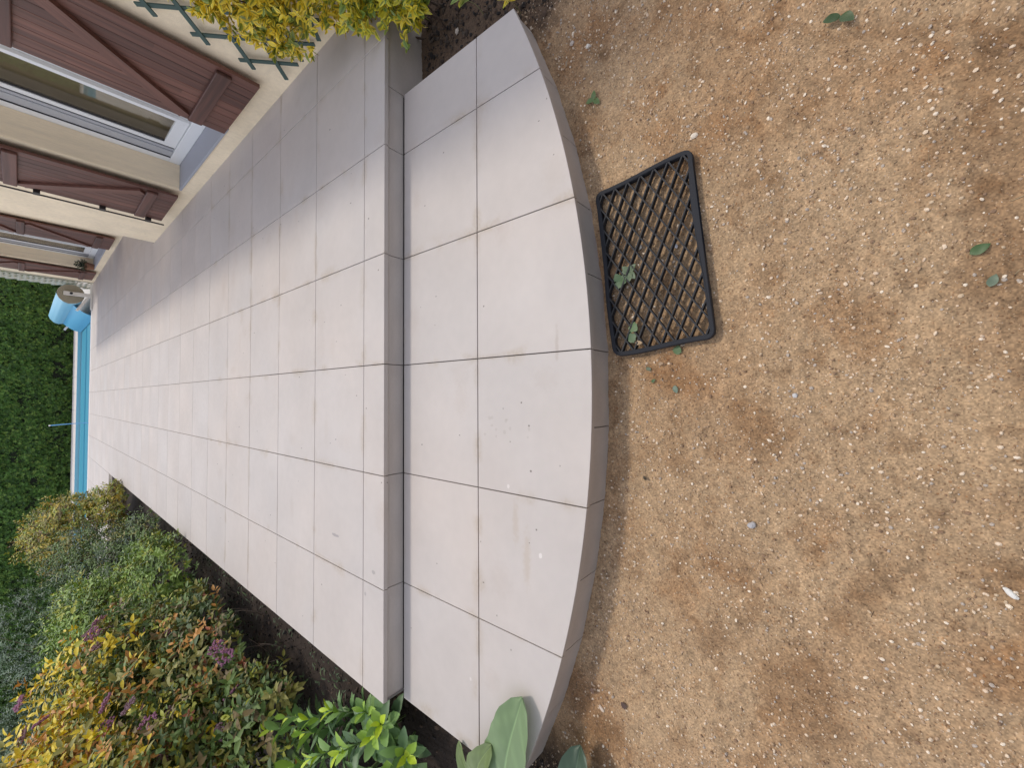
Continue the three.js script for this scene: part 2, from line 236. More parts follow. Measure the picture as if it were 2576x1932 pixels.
// ---------------------------------------------------------------- pool, deck beyond, cover, reel, pole
const paleStone = std(lin(0.66, 0.60, 0.56), 0.75), coverBlue = lin(0.05, 0.32, 0.45);
const PX1 = 2.3, PZ0 = -18.9, PZ1 = DECK_END - 0.25;
{
  const t = thing('pool_deck', 'pale stone coping and deck around the swimming pool', 'deck', [0, 0, 0], null, 'structure');
  for (let x = -7.2; x < 5.4; x += 0.6) { mesh('coping_slab', rbox(x + 0.002, x + 0.598, -0.30, x > WALL_F - 0.6 ? -0.003 : -0.001, DECK_END - 0.25 + 0.002, DECK_END - 0.004, 0.006), paleStone, t); mesh('coping_slab', rbox(x + 0.002, x + 0.598, -0.30, -0.002, -20.6, PZ0, 0.006), paleStone, t); }
  for (let z = -18.88; z < -15.1; z += 0.6) for (const x of [PX1 + 0.002, PX1 + 1.002, PX1 + 2.002]) mesh('coping_slab', rbox(x, x + 0.996, -0.30, -0.001, z, Math.min(z + 0.596, PZ1), 0.006), paleStone, t);
  const b = thing('pool', 'rectangular swimming pool with light blue liner', 'pool', [0, 0, 0], null, 'structure');
  const liner = std(lin(0.25, 0.50, 0.60), 0.4);
  mesh('liner', mergeGeometries([box(-7.2, PX1, -1.5, -1.45, PZ0, PZ1), box(-7.2, PX1, -1.45, -0.006, PZ0 - 0.02, PZ0 + 0.012), box(-7.2, PX1, -1.45, -0.006, PZ1 - 0.014, PZ1 - 0.002), box(PX1 - 0.014, PX1 - 0.002, -1.45, -0.006, PZ0 + 0.02, PZ1 - 0.02), box(-7.2, -7.18, -1.45, -0.006, PZ0 + 0.02, PZ1 - 0.02)]), liner, b);
}
{
  const bub = tex(128, 128, (u, v) => { const h = 0.5 + 0.5 * Math.cos(u * 16 * Math.PI) * Math.cos(v * 16 * Math.PI); return [h, h, h]; }, { srgb: false });
  const m = std(coverBlue, 0.35, { bumpMap: bub, bumpScale: 0.004 });
  const t = thing('pool_cover', 'blue bubble cover floating on the swimming pool', 'pool cover', [0, 0, 0]);
  const W = 9.3, g = new THREE.PlaneGeometry(W, 4.05, 186, 60).rotateX(-Math.PI / 2).translate(PX1 - 0.07 - W / 2, 0, (PZ0 + PZ1) / 2), p = g.attributes.position, uv = g.attributes.uv;
  for (let i = 0; i < p.count; i++) { const x = p.getX(i), z = p.getZ(i); p.setY(i, -0.105 + 0.012 * fbm(x * 0.7, z * 2.2, 2, 3) + 0.01 * Math.exp(-(((z + 17.1) / 0.04) ** 2)) + 0.01 * Math.exp(-(((z + 15.9) / 0.04) ** 2))); uv.setXY(i, x * 2, z * 2); }
  g.computeVertexNormals(); mesh('sheet', g, m, t);
  for (const z of [-17.1, -15.9]) mesh('seam', bar(V(PX1 - 9.2, -0.084, z), V(PX1 - 0.15, -0.084, z), 0.05, 0.008), std(lin(0.06, 0.30, 0.5), 0.35), t);
  // the reel at the end of the pool
  const RX = 2.68, RY = 0.41, ZA = -14.36, ZB = -19.3, rl = thing('cover_reel', 'roll of blue pool cover on a white reel frame beside the house', 'cover reel', [RX, 0, 0]);
  const prof = []; for (let i = 0; i <= 60; i++) { const a = i / 60 * Math.PI * 2, R = 0.262 + 0.006 * Math.sin(a * 5) + 0.003 * Math.sin(a * 13); prof.push(V(Math.cos(a) * R, Math.sin(a) * R, 0)); }
  const rows = [], seg = 30, P = [], I = [];
  for (let k = 0; k <= seg; k++) { const z = mix(ZA - 0.09, ZB + 0.09, k / seg), s = 1 + 0.03 * fbm(k * 0.7, 3, 4, 2) + (k === 3 ? -0.045 : 0); prof.forEach(q => P.push(q.x * s, RY + q.y * s, z)); }
  for (let k = 0; k < seg; k++) for (let i = 0; i < 60; i++) { const a = k * 61 + i; I.push(a, a + 1, a + 61, a + 1, a + 62, a + 61); }
  const rg = new THREE.BufferGeometry(); rg.setAttribute('position', new THREE.Float32BufferAttribute(P, 3)); rg.setIndex(I); rg.computeVertexNormals();
  mesh('roll', rg, std(lin(0.27, 0.57, 0.75), 0.4), rl);
  const apron = []; for (let i = 0; i <= 8; i++) { const u = i / 8; apron.push([mix(-0.255, -0.52, u) - 0.05 * Math.sin(u * Math.PI), mix(RY - 0.06, -0.085, u)]); }
  const ap = new THREE.BufferGeometry(), AP = [], AI = []; apron.forEach(([x, y]) => AP.push(x, y, ZA - 0.35, x, y, ZB + 0.25)); for (let i = 0; i < 8; i++) AI.push(i * 2, i * 2 + 1, i * 2 + 2, i * 2 + 2, i * 2 + 1, i * 2 + 3);
  ap.setAttribute('position', new THREE.Float32BufferAttribute(AP, 3)); ap.setIndex(AI); ap.computeVertexNormals(); mesh('cover_tail', ap, std(lin(0.14, 0.46, 0.70), 0.4, { side: THREE.DoubleSide }), rl);
  const rings = []; for (let k = 0; k < 9; k++) rings.push(new THREE.TorusGeometry(0.04 + k * 0.026, 0.0135, 6, 40).translate(0, RY, ZA - 0.09)); rings.push(new THREE.CircleGeometry(0.255, 40).translate(0, RY, ZA - 0.092));
  mesh('rolled_edge', mergeGeometries(rings.map(g => g.index ? g.toNonIndexed() : g)), std(lin(0.42, 0.38, 0.29), 0.85), rl);
  const white = std(lin(0.78, 0.76, 0.72), 0.5), dark = std(lin(0.03, 0.03, 0.035), 0.6);
  for (const z of [ZA, ZB]) { mesh('post', rbox(-0.05, 0.05, 0, RY + 0.14, z - 0.03, z + 0.03, 0.008), white, rl); mesh('foot', rbox(-0.38, 0.32, 0, 0.045, z - 0.035, z + 0.035, 0.006), white, rl); mesh('brace', bar(V(-0.03, 0.07, z), V(-0.45, 0.30, z - 0.0), 0.06, 0.05, V(0, 0, 1)), white, rl); mesh('axle', new THREE.CylinderGeometry(0.03, 0.03, 0.2, 14).rotateX(Math.PI / 2).translate(0, RY, z - 0.02), dark, rl); }
  const po = thing('pool_pole', 'thin light blue pole standing upright at the pool edge', 'pole', [-0.86, 0, DECK_END - 0.2]);
  mesh('shaft', tubeGeo([V(0, 0.0, 0), V(-0.01, 0.36, 0), V(-0.035, 0.72, 0)], 0.009, 0.013, 6, 8), std(lin(0.16, 0.42, 0.78), 0.4), po); mesh('tip', new THREE.SphereGeometry(0.02, 10, 8).translate(-0.036, 0.73, 0), std(lin(0.8, 0.8, 0.8), 0.4), po);
}

// ---------------------------------------------------------------- house
const stucco = tex(512, 512, (() => { const r = mulberry(8); return (u, v) => { const m = 1 + 0.035 * pn(u, v, 8) + 0.03 * pn(u, v, 60, 2) + 0.04 * (r() - 0.5); return [0.945 * m, 0.878 * m, 0.765 * m]; }; })());
const wallMat = new THREE.MeshStandardMaterial({ map: stucco, bumpMap: fineBump, bumpScale: 0.002, roughness: 0.92 });
const soffitMat = std(lin(0.5, 0.42, 0.33), 0.85), whitePvc = std(lin(0.80, 0.81, 0.82), 0.35), greyAlu = std(lin(0.42, 0.43, 0.46), 0.4), blackRub = std(lin(0.015, 0.015, 0.018), 0.6), sillMat = std(lin(0.36, 0.37, 0.42), 0.6), darkBarMat = std(lin(0.022, 0.016, 0.015), 0.5);
const glassMat = new THREE.MeshPhysicalMaterial({ color: 0xffffff, transmission: 1, thickness: 0, roughness: 0.02, ior: 1.5 });
const grain = (s, base) => tex(256, 1024, (u, v) => { const w = u + 0.015 * pn(u, v, 3, s), g = 0.5 + 0.5 * nz(w * 26 + s * 9, v * 2.2, s), f = 0.5 + 0.5 * nz(w * 90 + s, v * 9, s + 3), m = 0.62 + 0.46 * g + 0.22 * f + 0.12 * nz(u * 3 + s, v * 3, s + 8); return base.map(b => b * m); });
const woodMats = [grain(1, [0.41, 0.27, 0.23]), grain(2, [0.37, 0.24, 0.205]), grain(3, [0.44, 0.29, 0.245])].map(map => new THREE.MeshStandardMaterial({ map, roughness: 0.55 }));
{
  const t = thing('house', 'cream rendered house with brown wooden shutters beside the terrace', 'house');
  const EV = 2.62, D1 = [-2.17, -3.80, 0.15, 2.30], D2 = [-10.15, -12.55, 0.14, 2.30];
  const uvScale = g => { const p = g.attributes.position, n = g.attributes.normal, uv = g.attributes.uv; for (let i = 0; i < p.count; i++) Math.abs(n.getX(i)) > 0.5 ? uv.setXY(i, p.getZ(i) / 1.5, p.getY(i) / 1.5) : uv.setXY(i, p.getX(i) / 1.5, (Math.abs(n.getY(i)) > 0.5 ? p.getZ(i) : p.getY(i)) / 1.5); return g; };
  const wallStrip = (x, th, zA, zB, [d0, d1, s, h]) => [box(x, x + th, -0.30, EV, d0, zA), box(x, x + th, -0.30, EV, zB, d1), box(x, x + th, -0.30, s - 0.021, d1, d0), box(x, x + th, h, EV, d1, d0)].map(uvScale);
  mesh('wall', mergeGeometries(wallStrip(WALL_N, 0.34, -0.25, WEND, D1)), wallMat, t);
  mesh('wall', mergeGeometries(wallStrip(WALL_F, 0.34, WEND + 0.001, HOUSE_FAR, D2)), wallMat, t);
  mesh('wall', uvScale(box(WALL_N + 0.342, WALL_F, -0.30, EV, WEND, WEND + 0.28)), wallMat, t);
  mesh('wall', mergeGeometries([uvScale(box(WALL_N + 0.342, 8.2, -0.30, EV, -0.53, -0.25)), uvScale(box(WALL_F + 0.342, 8.2, -0.30, EV, HOUSE_FAR, HOUSE_FAR + 0.28)), uvScale(box(8.2, 8.5, -0.30, EV, HOUSE_FAR, -0.25))]), wallMat, t);
  mesh('floor', mergeGeometries([box(WALL_N + 0.343, 8.19, -0.29, 0.10, WEND + 0.002, -0.535), box(WALL_F + 0.343, 8.19, -0.29, 0.10, HOUSE_FAR + 0.285, WEND - 0.002)]), std(lin(0.25, 0.2, 0.14), 0.6), t);
  // roof: pitched slabs; the eave runs on over the set-back part
  const prof = new THREE.Shape([[1.80, EV - 0.02], [1.80, EV + 0.12], [5.1, EV + 1.9], [8.9, EV + 0.12], [8.9, EV - 0.02], [8.5, EV + 0.0], [2.1, EV + 0.0]].map(a => new THREE.Vector2(...a)));
  mesh('roof', new THREE.ExtrudeGeometry(prof, { depth: 14.35, bevelEnabled: false }).translate(0, 0.002, -14.5), std(lin(0.30, 0.15, 0.09), 0.9), t);
  const shutter = (x, zHinge, dir, w, y0, H, angle, seed, lbl) => {   // boards, three battens, braces; hinged at zHinge, opened back along the wall
    const s = new THREE.Group(); s.name = 'shutter'; s.userData.label = lbl; t.add(s); s.position.set(x, y0, zHinge); s.rotation.y = angle;
    const r = mulberry(seed), n = 9, bw = w / n;
    for (let i = 0; i < n; i++) { const g = rbox(-0.014, 0.014, 0, H, 0, bw - 0.0025, 0.003), uv = g.attributes.uv, p = g.attributes.position, o = r(); for (let k = 0; k < p.count; k++) uv.setXY(k, p.getZ(k) * 1.2 + o, p.getY(k) * 0.45 + o * 3); mesh('board', g, woodMats[Math.floor(r() * 3)], s).position.z = dir > 0 ? i * bw : -(i + 1) * bw; }
    const za = dir * 0.03, zb = dir * (w - 0.03), wood = i => woodMats[i % 3], batten = y => { const g = rbox(-0.044, -0.0145, y, y + 0.095, Math.min(za, zb), Math.max(za, zb), 0.008), uv = g.attributes.uv, p = g.attributes.position; for (let k = 0; k < p.count; k++) uv.setXY(k, p.getY(k) * 1.2, p.getZ(k) * 0.45); mesh('batten', g, wood(1), s); };
    const by = [0.165, 1.155, H - 0.28]; by.forEach(batten);
    for (const [a, b] of [[by[0] + 0.095, by[1]], [by[1] + 0.095, by[2]]]) { const A = V(-0.030, a + 0.03, dir * 0.08), B = V(-0.030, b - 0.03, dir * (w - 0.10)); mesh('brace', bar(A, B, 0.085, 0.028, V(1, 0, 0)), wood(2), s); }
    if (lbl.includes('bar')) { mesh('dark_bar', tubeGeo([V(-0.045, -0.03, dir * (w + 0.03)), V(-0.045, H / 2, dir * (w + 0.03)), V(-0.045, H, dir * (w + 0.03))], 0.009, 0.009, 3, 8), darkBarMat, s); for (const y of [0.1, 0.5, 1.0, 1.6]) mesh('bar_bracket', rbox(-0.052, 0.0, y, y + 0.05, Math.min(dir * (w - 0.03), dir * (w + 0.045)), Math.max(dir * (w - 0.03), dir * (w + 0.045)), 0.002), darkBarMat, s); }  // dark upright bar standing just off the shutter edge, on brackets
    return s;
  };
  shutter(2.095, -2.16, 1, 0.815, 0.165, 2.1, 0, 1, 'wide open brown board shutter next to the green trellis');
  shutter(2.085, -3.84, -1, 0.86, 0.15, 2.1, 0.03, 2, 'open brown shutter with a dark bar along its edge');
  shutter(2.975, -10.12, 1, 0.90, 0.10, 2.1, 0, 3, 'open brown shutter on the set-back part of the wall');
  shutter(2.975, -12.62, -1, 0.95, 0.08, 2.1, 0, 4, 'open brown shutter at the far corner of the house');
  const door = (xw, [z1, z0, s, h], lbl, curtain) => {   // sliding patio door set back in its reveal
    const d = new THREE.Group(); d.name = 'patio_door'; d.userData.label = lbl; t.add(d); const xf = xw + 0.27;
    mesh('sill', mergeGeometries([rbox(xw - 0.012, xf + 0.06, s - 0.02, s, z0 + 0.001, z1 - 0.001, 0.003)]), sillMat, d);
    for (const [a, b] of [[z0 + 0.0015, z0 + 0.012], [z1 - 0.012, z1 - 0.0015]]) mesh('reveal', box(xw + 0.004, xf - 0.002, s + 0.001, h - 0.001, a, b), wallMat, d);
    mesh('reveal', box(xw + 0.004, xf - 0.002, h - 0.012, h - 0.0015, z0 + 0.013, z1 - 0.013), wallMat, d);
    const fw = 0.10, X = (a, b) => [xf + a, xf + b], R = (name, x, y0, y1, a, b, m, rr = 0.004) => mesh(name, rbox(x[0], x[1], y0, y1, a, b, rr), m, d);
    R('frame', X(0, 0.07), s + 0.001, s + 0.10, z0 + 0.002, z1 - 0.002, whitePvc); R('frame', X(0, 0.07), h - 0.1, h - 0.002, z0 + 0.002, z1 - 0.002, whitePvc);
    R('frame', X(0, 0.07), s + 0.101, h - 0.101, z0 + 0.002, z0 + fw, whitePvc); R('frame', X(0, 0.07), s + 0.101, h - 0.101, z1 - fw, z1 - 0.002, whitePvc);
    R('gasket', X(0.004, 0.06), s + 0.101, h - 0.101, z0 + fw + 0.001, z0 + fw + 0.009, blackRub, 0.001);
    R('track_rail', X(0.012, 0.05), s + 0.102, h - 0.102, z0 + fw + 0.010, z0 + fw + 0.135, greyAlu); R('track_rail', X(0.022, 0.05), s + 0.102, h - 0.102, z0 + fw + 0.136, z0 + fw + 0.18, greyAlu);
    R('gasket', X(0.03, 0.06), s + 0.102, h - 0.102, z0 + fw + 0.181, z0 + fw + 0.215, blackRub, 0.001);
    const za = z0 + fw + 0.216, zb = z1 - fw - 0.002, mid = za + 0.56; let i = 0;
    for (const [a, b, dx] of [[za, Math.min(mid + 0.04, zb), 0.018], [Math.min(mid, zb - 0.3), zb, 0.052]]) {
      const l = X(dx, dx + 0.032); R('leaf_stile', l, s + 0.103, h - 0.103, a, a + 0.065, whitePvc); R('leaf_stile', l, s + 0.103, h - 0.103, b - 0.05, b, whitePvc); R('leaf_rail', l, s + 0.103, s + 0.20, a + 0.066, b - 0.051, whitePvc); R('leaf_rail', l, h - 0.19, h - 0.103, a + 0.066, b - 0.051, whitePvc);
      R('gasket', X(dx + 0.008, dx + 0.03), s + 0.201, h - 0.191, a + 0.066, a + 0.09, blackRub, 0.001); R('gasket', X(dx + 0.008, dx + 0.03), s + 0.201, h - 0.191, b - 0.062, b - 0.051, blackRub, 0.001);
      mesh('pane', box(xf + dx + 0.012, xf + dx + 0.018, s + 0.202, h - 0.192, a + 0.09, b - 0.063), glassMat, d);
    }
    const P = [], n = 60; for (let k = 0; k <= n; k++) { const z = mix(z0 - 0.35, z1 + 0.35, k / n), x = xf + 0.16 + 0.022 * Math.sin(k * 0.9); P.push(x, s + 0.03, z, x, h - 0.02, z); } const I = []; for (let k = 0; k < n; k++) I.push(k * 2, k * 2 + 1, k * 2 + 2, k * 2 + 2, k * 2 + 1, k * 2 + 3);
    const g = new THREE.BufferGeometry(); g.setAttribute('position', new THREE.Float32BufferAttribute(P, 3)); g.setIndex(I); g.computeVertexNormals(); mesh('curtain', g, std(curtain, 0.95, { side: THREE.DoubleSide }), d);
  };
  door(WALL_N, D1, 'white sliding patio door between the two nearer shutters', lin(0.20, 0.165, 0.085));
  door(WALL_F, D2, 'white sliding door of the set-back wall', lin(0.25, 0.25, 0.25));
}
{ // green diamond trellis on the wall
  const t = thing('wall_trellis', 'dark green wooden diamond trellis on the cream wall behind the variegated shrub', 'trellis', [2.115, 0, -0.7]), m = std(lin(0.055, 0.095, 0.085), 0.7), r = mulberry(4);
  const zl = -0.52, zr = 0.62, y0 = 0.06, y1 = 2.0;
  for (let k = -5; k < 9; k++) for (const s of [1, -1]) {
    let c = s > 0 ? 0.245 + k * 0.262 : 0.335 + k * 0.262;      // y at z = zl
    let za = zl, zb = zr; const y = z => c + s * (z - zl) * 1.05;
    if (s > 0) { if (y(za) < y0) za = zl + (y0 - c) / 1.05; if (y(zb) > y1) zb = zl + (y1 - c) / 1.05; } else { if (y(zb) < y0) zb = zl + (c - y0) / 1.05; if (y(za) > y1) za = zl + (c - y1) / 1.05; }
    if (zb - za < 0.1) continue;
    mesh('slat', bar(V(s > 0 ? -0.009 : 0.0, y(za), za), V(s > 0 ? -0.009 : 0.0, y(zb), zb), 0.026, 0.0085, V(1, 0, 0)), m, t);
  }
}
{ // pale lattice beyond the far corner
  const t = thing('lattice_screen', 'pale wooden lattice screen at the far corner of the house', 'lattice', [3.0, 0, HOUSE_FAR - 0.02]), m = std(lin(0.50, 0.50, 0.44), 0.8);
  for (let k = -8; k < 14; k++) for (const s of [1, -1]) { const za = 0, zb = -0.85, ya = 0.1 + k * 0.2, yb = ya + s * 0.85; if (Math.max(ya, yb) < 0.05 || Math.min(ya, yb) > 2.1) continue; const f = y => Math.min(2.1, Math.max(0.02, y)), zz = y => za + (zb - za) * (y - ya) / (yb - ya); mesh('slat', bar(V(s > 0 ? -0.012 : 0, f(ya), zz(f(ya))), V(s > 0 ? -0.012 : 0, f(yb), zz(f(yb))), 0.04, 0.011, V(1, 0, 0)), m, t); }
  for (const z of [-0.02, -0.86]) mesh('post', rbox(0.012, 0.045, 0, 2.15, z - 0.02, z + 0.02), m, t);
}

// ---------------------------------------------------------------- leaves and plants
function leafGeo({ rows = 4, width = 0.42, fold = 0.12, droop = 0.15, shape = t => Math.pow(Math.sin(Math.PI * Math.pow(t, 0.8)), 0.8), tooth = 0, wave = 0, edge, center }) {   // unit leaf along +y, face +z
  const P = [], C = [], I = [], across = edge ? [-1, -0.52, 0, 0.52, 1] : [-1, 0, 1], m = across.length;
  for (let i = 0; i <= rows; i++) {
    const t = i / rows, w = i === 0 ? 0.02 : i === rows ? 0.01 : 0.5 * width * shape(t) * (1 + tooth * (i % 2 ? 1 : -1)), z = -droop * t * t;
    across.forEach((a, k) => { P.push(a * w, t * (1 - 0.12 * droop), z + fold * Math.abs(a) * w * 2 + wave * Math.sin(t * 9 + a * 2) * Math.abs(a)); if (edge) { const e = Math.abs(a) > 0.5 || t > 0.9; C.push(...(e ? edge : center)); } });
  }
  for (let i = 0; i < rows; i++) for (let k = 0; k + 1 < m; k++) { const a = i * m + k; I.push(a, a + 1, a + m, a + 1, a + m + 1, a + m); }
  const g = new THREE.BufferGeometry(); g.setAttribute('position', new THREE.Float32BufferAttribute(P, 3)); if (edge) g.setAttribute('color', new THREE.Float32BufferAttribute(C, 3)); g.setIndex(I); g.computeVertexNormals(); return g;
}
const leafMat = (c, rough = 0.6, extra = {}) => new THREE.MeshPhysicalMaterial({ color: c, roughness: rough, side: THREE.DoubleSide, transmission: 0.22, thickness: 0, ...extra });
function leafMatrix(p, dir, nrm, len, wid = 1) {
  const y = dir.clone().normalize(), x = new THREE.Vector3().crossVectors(y, nrm); if (x.lengthSq() < 1e-6) x.set(1, 0, 0); x.normalize(); const z = new THREE.Vector3().crossVectors(x, y);
  return new THREE.Matrix4().makeBasis(x.multiplyScalar(len * wid), y.multiplyScalar(len), z.multiplyScalar(len)).setPosition(p);
}
class Batch {   // many leaves in one mesh, coloured per leaf
  constructor() { this.P = []; this.N = []; this.C = []; this.I = []; this.n = 0; }
  add(g, M, c) {
    const p = g.attributes.position, nn = g.attributes.normal, v = V(0, 0, 0), nm = new THREE.Matrix3().getNormalMatrix(M), gc = g.attributes.color;
    for (let i = 0; i < p.count; i++) { v.fromBufferAttribute(p, i).applyMatrix4(M); this.P.push(v.x, v.y, v.z); v.fromBufferAttribute(nn, i).applyMatrix3(nm).normalize(); this.N.push(v.x, v.y, v.z); if (gc) this.C.push(gc.getX(i) * c.r, gc.getY(i) * c.g, gc.getZ(i) * c.b); else this.C.push(c.r, c.g, c.b); }
    for (let i = 0; i < g.index.count; i++) this.I.push(g.index.getX(i) + this.n); this.n += p.count;
  }
  build(name, mat, parent) { const g = new THREE.BufferGeometry(); g.setAttribute('position', new THREE.Float32BufferAttribute(this.P, 3)); g.setAttribute('normal', new THREE.Float32BufferAttribute(this.N, 3)); g.setAttribute('color', new THREE.Float32BufferAttribute(this.C, 3)); g.setIndex(this.I); const o = mesh(name, g, mat, parent); o.userData.kind = 'stuff'; return o; }
}
const rdir = r => { const z = 2 * r() - 1, a = r() * Math.PI * 2, s = Math.sqrt(1 - z * z); return V(s * Math.cos(a), z, s * Math.sin(a)); };
const perp = (a, ang) => { const u = Math.abs(a.y) < 0.9 ? V(0, 1, 0) : V(1, 0, 0), x = new THREE.Vector3().crossVectors(u, a).normalize(), y = new THREE.Vector3().crossVectors(a, x); return x.multiplyScalar(Math.cos(ang)).addScaledVector(y, Math.sin(ang)); };
const foliageMat = (rough, tr = 0.22) => new THREE.MeshPhysicalMaterial({ color: 0xffffff, vertexColors: true, roughness: rough, side: THREE.DoubleSide, transmission: tr, thickness: 0 });
const barkMat = std(lin(0.085, 0.055, 0.04), 0.9);
const sitePt = (o, p) => p.clone().sub(o.position);
function shrub({ name, label, category = 'shrub', group, base, clumps, clusters, per = 5, len, geos, palette, pick, seed, parts = 300, spread = 1.1, up = 0.5, inner = 0.4, stems = 10, rough = 0.6, flowers, lumps = 3.2, minDir = -0.45, thin = 1 }) {
  const o = thing(name, label, category, base, group), r = mulberry(seed), leaves = [], tips = [];
  const wts = clumps.map(c => Math.pow(c[3] * c[4] * c[5], 0.667)), sum = wts.reduce((a, b) => a + b, 0);
  for (let i = 0; i < clusters; i++) {
    let k = 0, q = r() * sum; while (k < clumps.length - 1 && q > wts[k]) q -= wts[k++];
    const c = clumps[k]; let d; do d = rdir(r); while (d.y < minDir);
    const sh = 1 - inner * Math.pow(r(), 1.6), lump = 0.92 + 0.34 * nz(d.x * lumps + k * 9, d.y * lumps, d.z * lumps + seed);
    const p = V(c[0] + d.x * c[3] * sh * lump, c[1] + d.y * c[4] * sh * lump, c[2] + d.z * c[5] * sh * lump);
    const a = d.clone().multiplyScalar(0.75).addScaledVector(V(0, 1, 0), up).addScaledVector(rdir(r), 0.45).normalize();
    const ci = pick(r, p, d, sh, fbm(p.x * 3.1, p.y * 3.1, p.z * 3.1 + seed, 2)); tips.push([p, a, d, sh]);
    const L0 = mix(len[0], len[1], r());
    for (let m = 0; m < per; m++) {
      const ang = m * 2.4 + r() * 0.8, f = m / per, ld = a.clone().multiplyScalar(0.25 + 0.9 * f).addScaledVector(perp(a, ang), spread * (1.05 - 0.6 * f)).addScaledVector(V(0, -1, 0), 0.18).normalize();
      const n = a.clone().addScaledVector(ld, -a.dot(ld)).addScaledVector(rdir(r), 0.25).normalize(), pos = p.clone().addScaledVector(a, (f - 0.8) * L0 * 1.1);
      leaves.push({ p: pos, d: ld, n, L: L0 * mix(0.75, 1.1, r()) * (1 - 0.35 * f), w: mix(0.85, 1.15, r()), c: r() < 0.82 ? ci : pick(r, p, d, sh, 0), g: Math.floor(r() * geos.length), key: pos.distanceTo(EYE) - (d.dot(EYE.clone().sub(pos).normalize())) * 1.2 - sh * 0.8 });
    }
  }
  leaves.sort((a, b) => a.key - b.key);
  const bt = new Batch(), mats = palette.map(c => leafMat(c, rough)), seen = new Map();
  leaves.forEach((l, i) => {
    const M = leafMatrix(sitePt(o, l.p), l.d, l.n, l.L, l.w);
    if (i < parts) { const g = geos[l.g]; let m = mats[l.c]; if (g.attributes.color) { const key = l.c; if (!seen.has(key)) { const q = leafMat(palette[l.c], rough); q.vertexColors = true; seen.set(key, q); } m = seen.get(key); } const e = mesh('leaf', g, m, o); M.decompose(e.position, e.quaternion, e.scale); }
    else bt.add(geos[l.g], M, palette[l.c]);
  });
  if (bt.n) bt.build('foliage', foliageMat(rough), o);
  for (let i = 0; i < stems; i++) {   // stems from the base up into the crown
    const tp = tips[Math.floor(r() * tips.length)], e = sitePt(o, tp[0]), s = V((r() - 0.5) * 0.16, -0.03, (r() - 0.5) * 0.16), mid = s.clone().lerp(e, 0.5).add(V((r() - 0.5) * 0.12, 0.08, (r() - 0.5) * 0.12));
    mesh('stem', tubeGeo([s, mid, e], (0.009 + 0.007 * r()) * thin, 0.003, 8, 6), barkMat, o);
  }
  if (flowers) { const top = tips.filter(t => t[2].y > flowers.minY && t[3] > 0.8); for (let i = 0; i < flowers.n && top.length; i++) { const [p, a] = top.splice(Math.floor(r() * top.length), 1)[0]; flowers.make(o, sitePt(o, p).addScaledVector(a, 0.03), a, r); } }
  return o;
}
const broad = [leafGeo({ rows: 4, width: 0.46, fold: 0.18, droop: 0.18 }), leafGeo({ rows: 4, width: 0.40, fold: 0.10, droop: 0.35 }), leafGeo({ rows: 4, width: 0.52, fold: 0.25, droop: 0.05 })];
const narrow = [leafGeo({ rows: 3, width: 0.26, fold: 0.12, droop: 0.2 }), leafGeo({ rows: 3, width: 0.32, fold: 0.2, droop: 0.4 })];
const G = { dk: lin(0.07, 0.12, 0.03), md: lin(0.14, 0.225, 0.045), lt: lin(0.27, 0.40, 0.07), ye: lin(0.78, 0.60, 0.03), yg: lin(0.38, 0.40, 0.04), or: lin(0.58, 0.27, 0.05), rd: lin(0.42, 0.13, 0.06), br: lin(0.19, 0.13, 0.045), bl: lin(0.15, 0.20, 0.165), bd: lin(0.085, 0.125, 0.095), go: lin(0.58, 0.43, 0.06), ol: lin(0.27, 0.25, 0.045) };
const flowerHead = (o, p, a, r) => {   // flat fluffy cluster
  const gs = [], n = 52; for (let i = 0; i < n; i++) { const q = perp(a, r() * 6.28).multiplyScalar(0.058 * Math.sqrt(r())).addScaledVector(a, 0.012 * r()); gs.push(new THREE.IcosahedronGeometry(0.0055 + 0.004 * r(), 0).translate(p.x + q.x, p.y + q.y, p.z + q.z)); }
  mesh('flower_head', mergeGeometries(gs), r() < 0.6 ? pink1 : pink2, o);
};
const pink1 = std(lin(0.30, 0.13, 0.21), 0.9), pink2 = std(lin(0.27, 0.16, 0.19), 0.9);
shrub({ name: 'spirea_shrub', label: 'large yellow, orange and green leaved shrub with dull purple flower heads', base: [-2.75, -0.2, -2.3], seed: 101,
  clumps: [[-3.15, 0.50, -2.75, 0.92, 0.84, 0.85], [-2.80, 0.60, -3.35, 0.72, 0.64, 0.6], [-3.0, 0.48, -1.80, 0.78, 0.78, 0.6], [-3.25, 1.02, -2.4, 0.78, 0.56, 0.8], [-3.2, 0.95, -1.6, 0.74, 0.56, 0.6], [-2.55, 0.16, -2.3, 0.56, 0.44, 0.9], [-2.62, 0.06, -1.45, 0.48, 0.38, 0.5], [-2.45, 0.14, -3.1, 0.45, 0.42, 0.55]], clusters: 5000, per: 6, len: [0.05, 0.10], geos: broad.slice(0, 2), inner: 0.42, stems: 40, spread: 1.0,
  palette: [G.dk, G.md, G.ol, G.yg, G.ye, G.or, G.rd, G.br], pick: (r, p, d, sh, f) => { const top = p.y > 0.86 + 0.35 * f * 3 - 0.2 * r(); const t = r(); if (top && sh > 0.8) return t < 0.55 ? 4 : t < 0.75 ? 3 : t < 0.86 ? 5 : 2; if (f > 0.13 && sh > 0.75) return t < 0.5 ? 5 : t < 0.6 ? 6 : 2; return t < 0.24 ? 0 : t < 0.60 ? 1 : t < 0.84 ? 2 : t < 0.92 ? 3 : 7; }, flowers: { n: 60, minY: 0.1, make: flowerHead } });
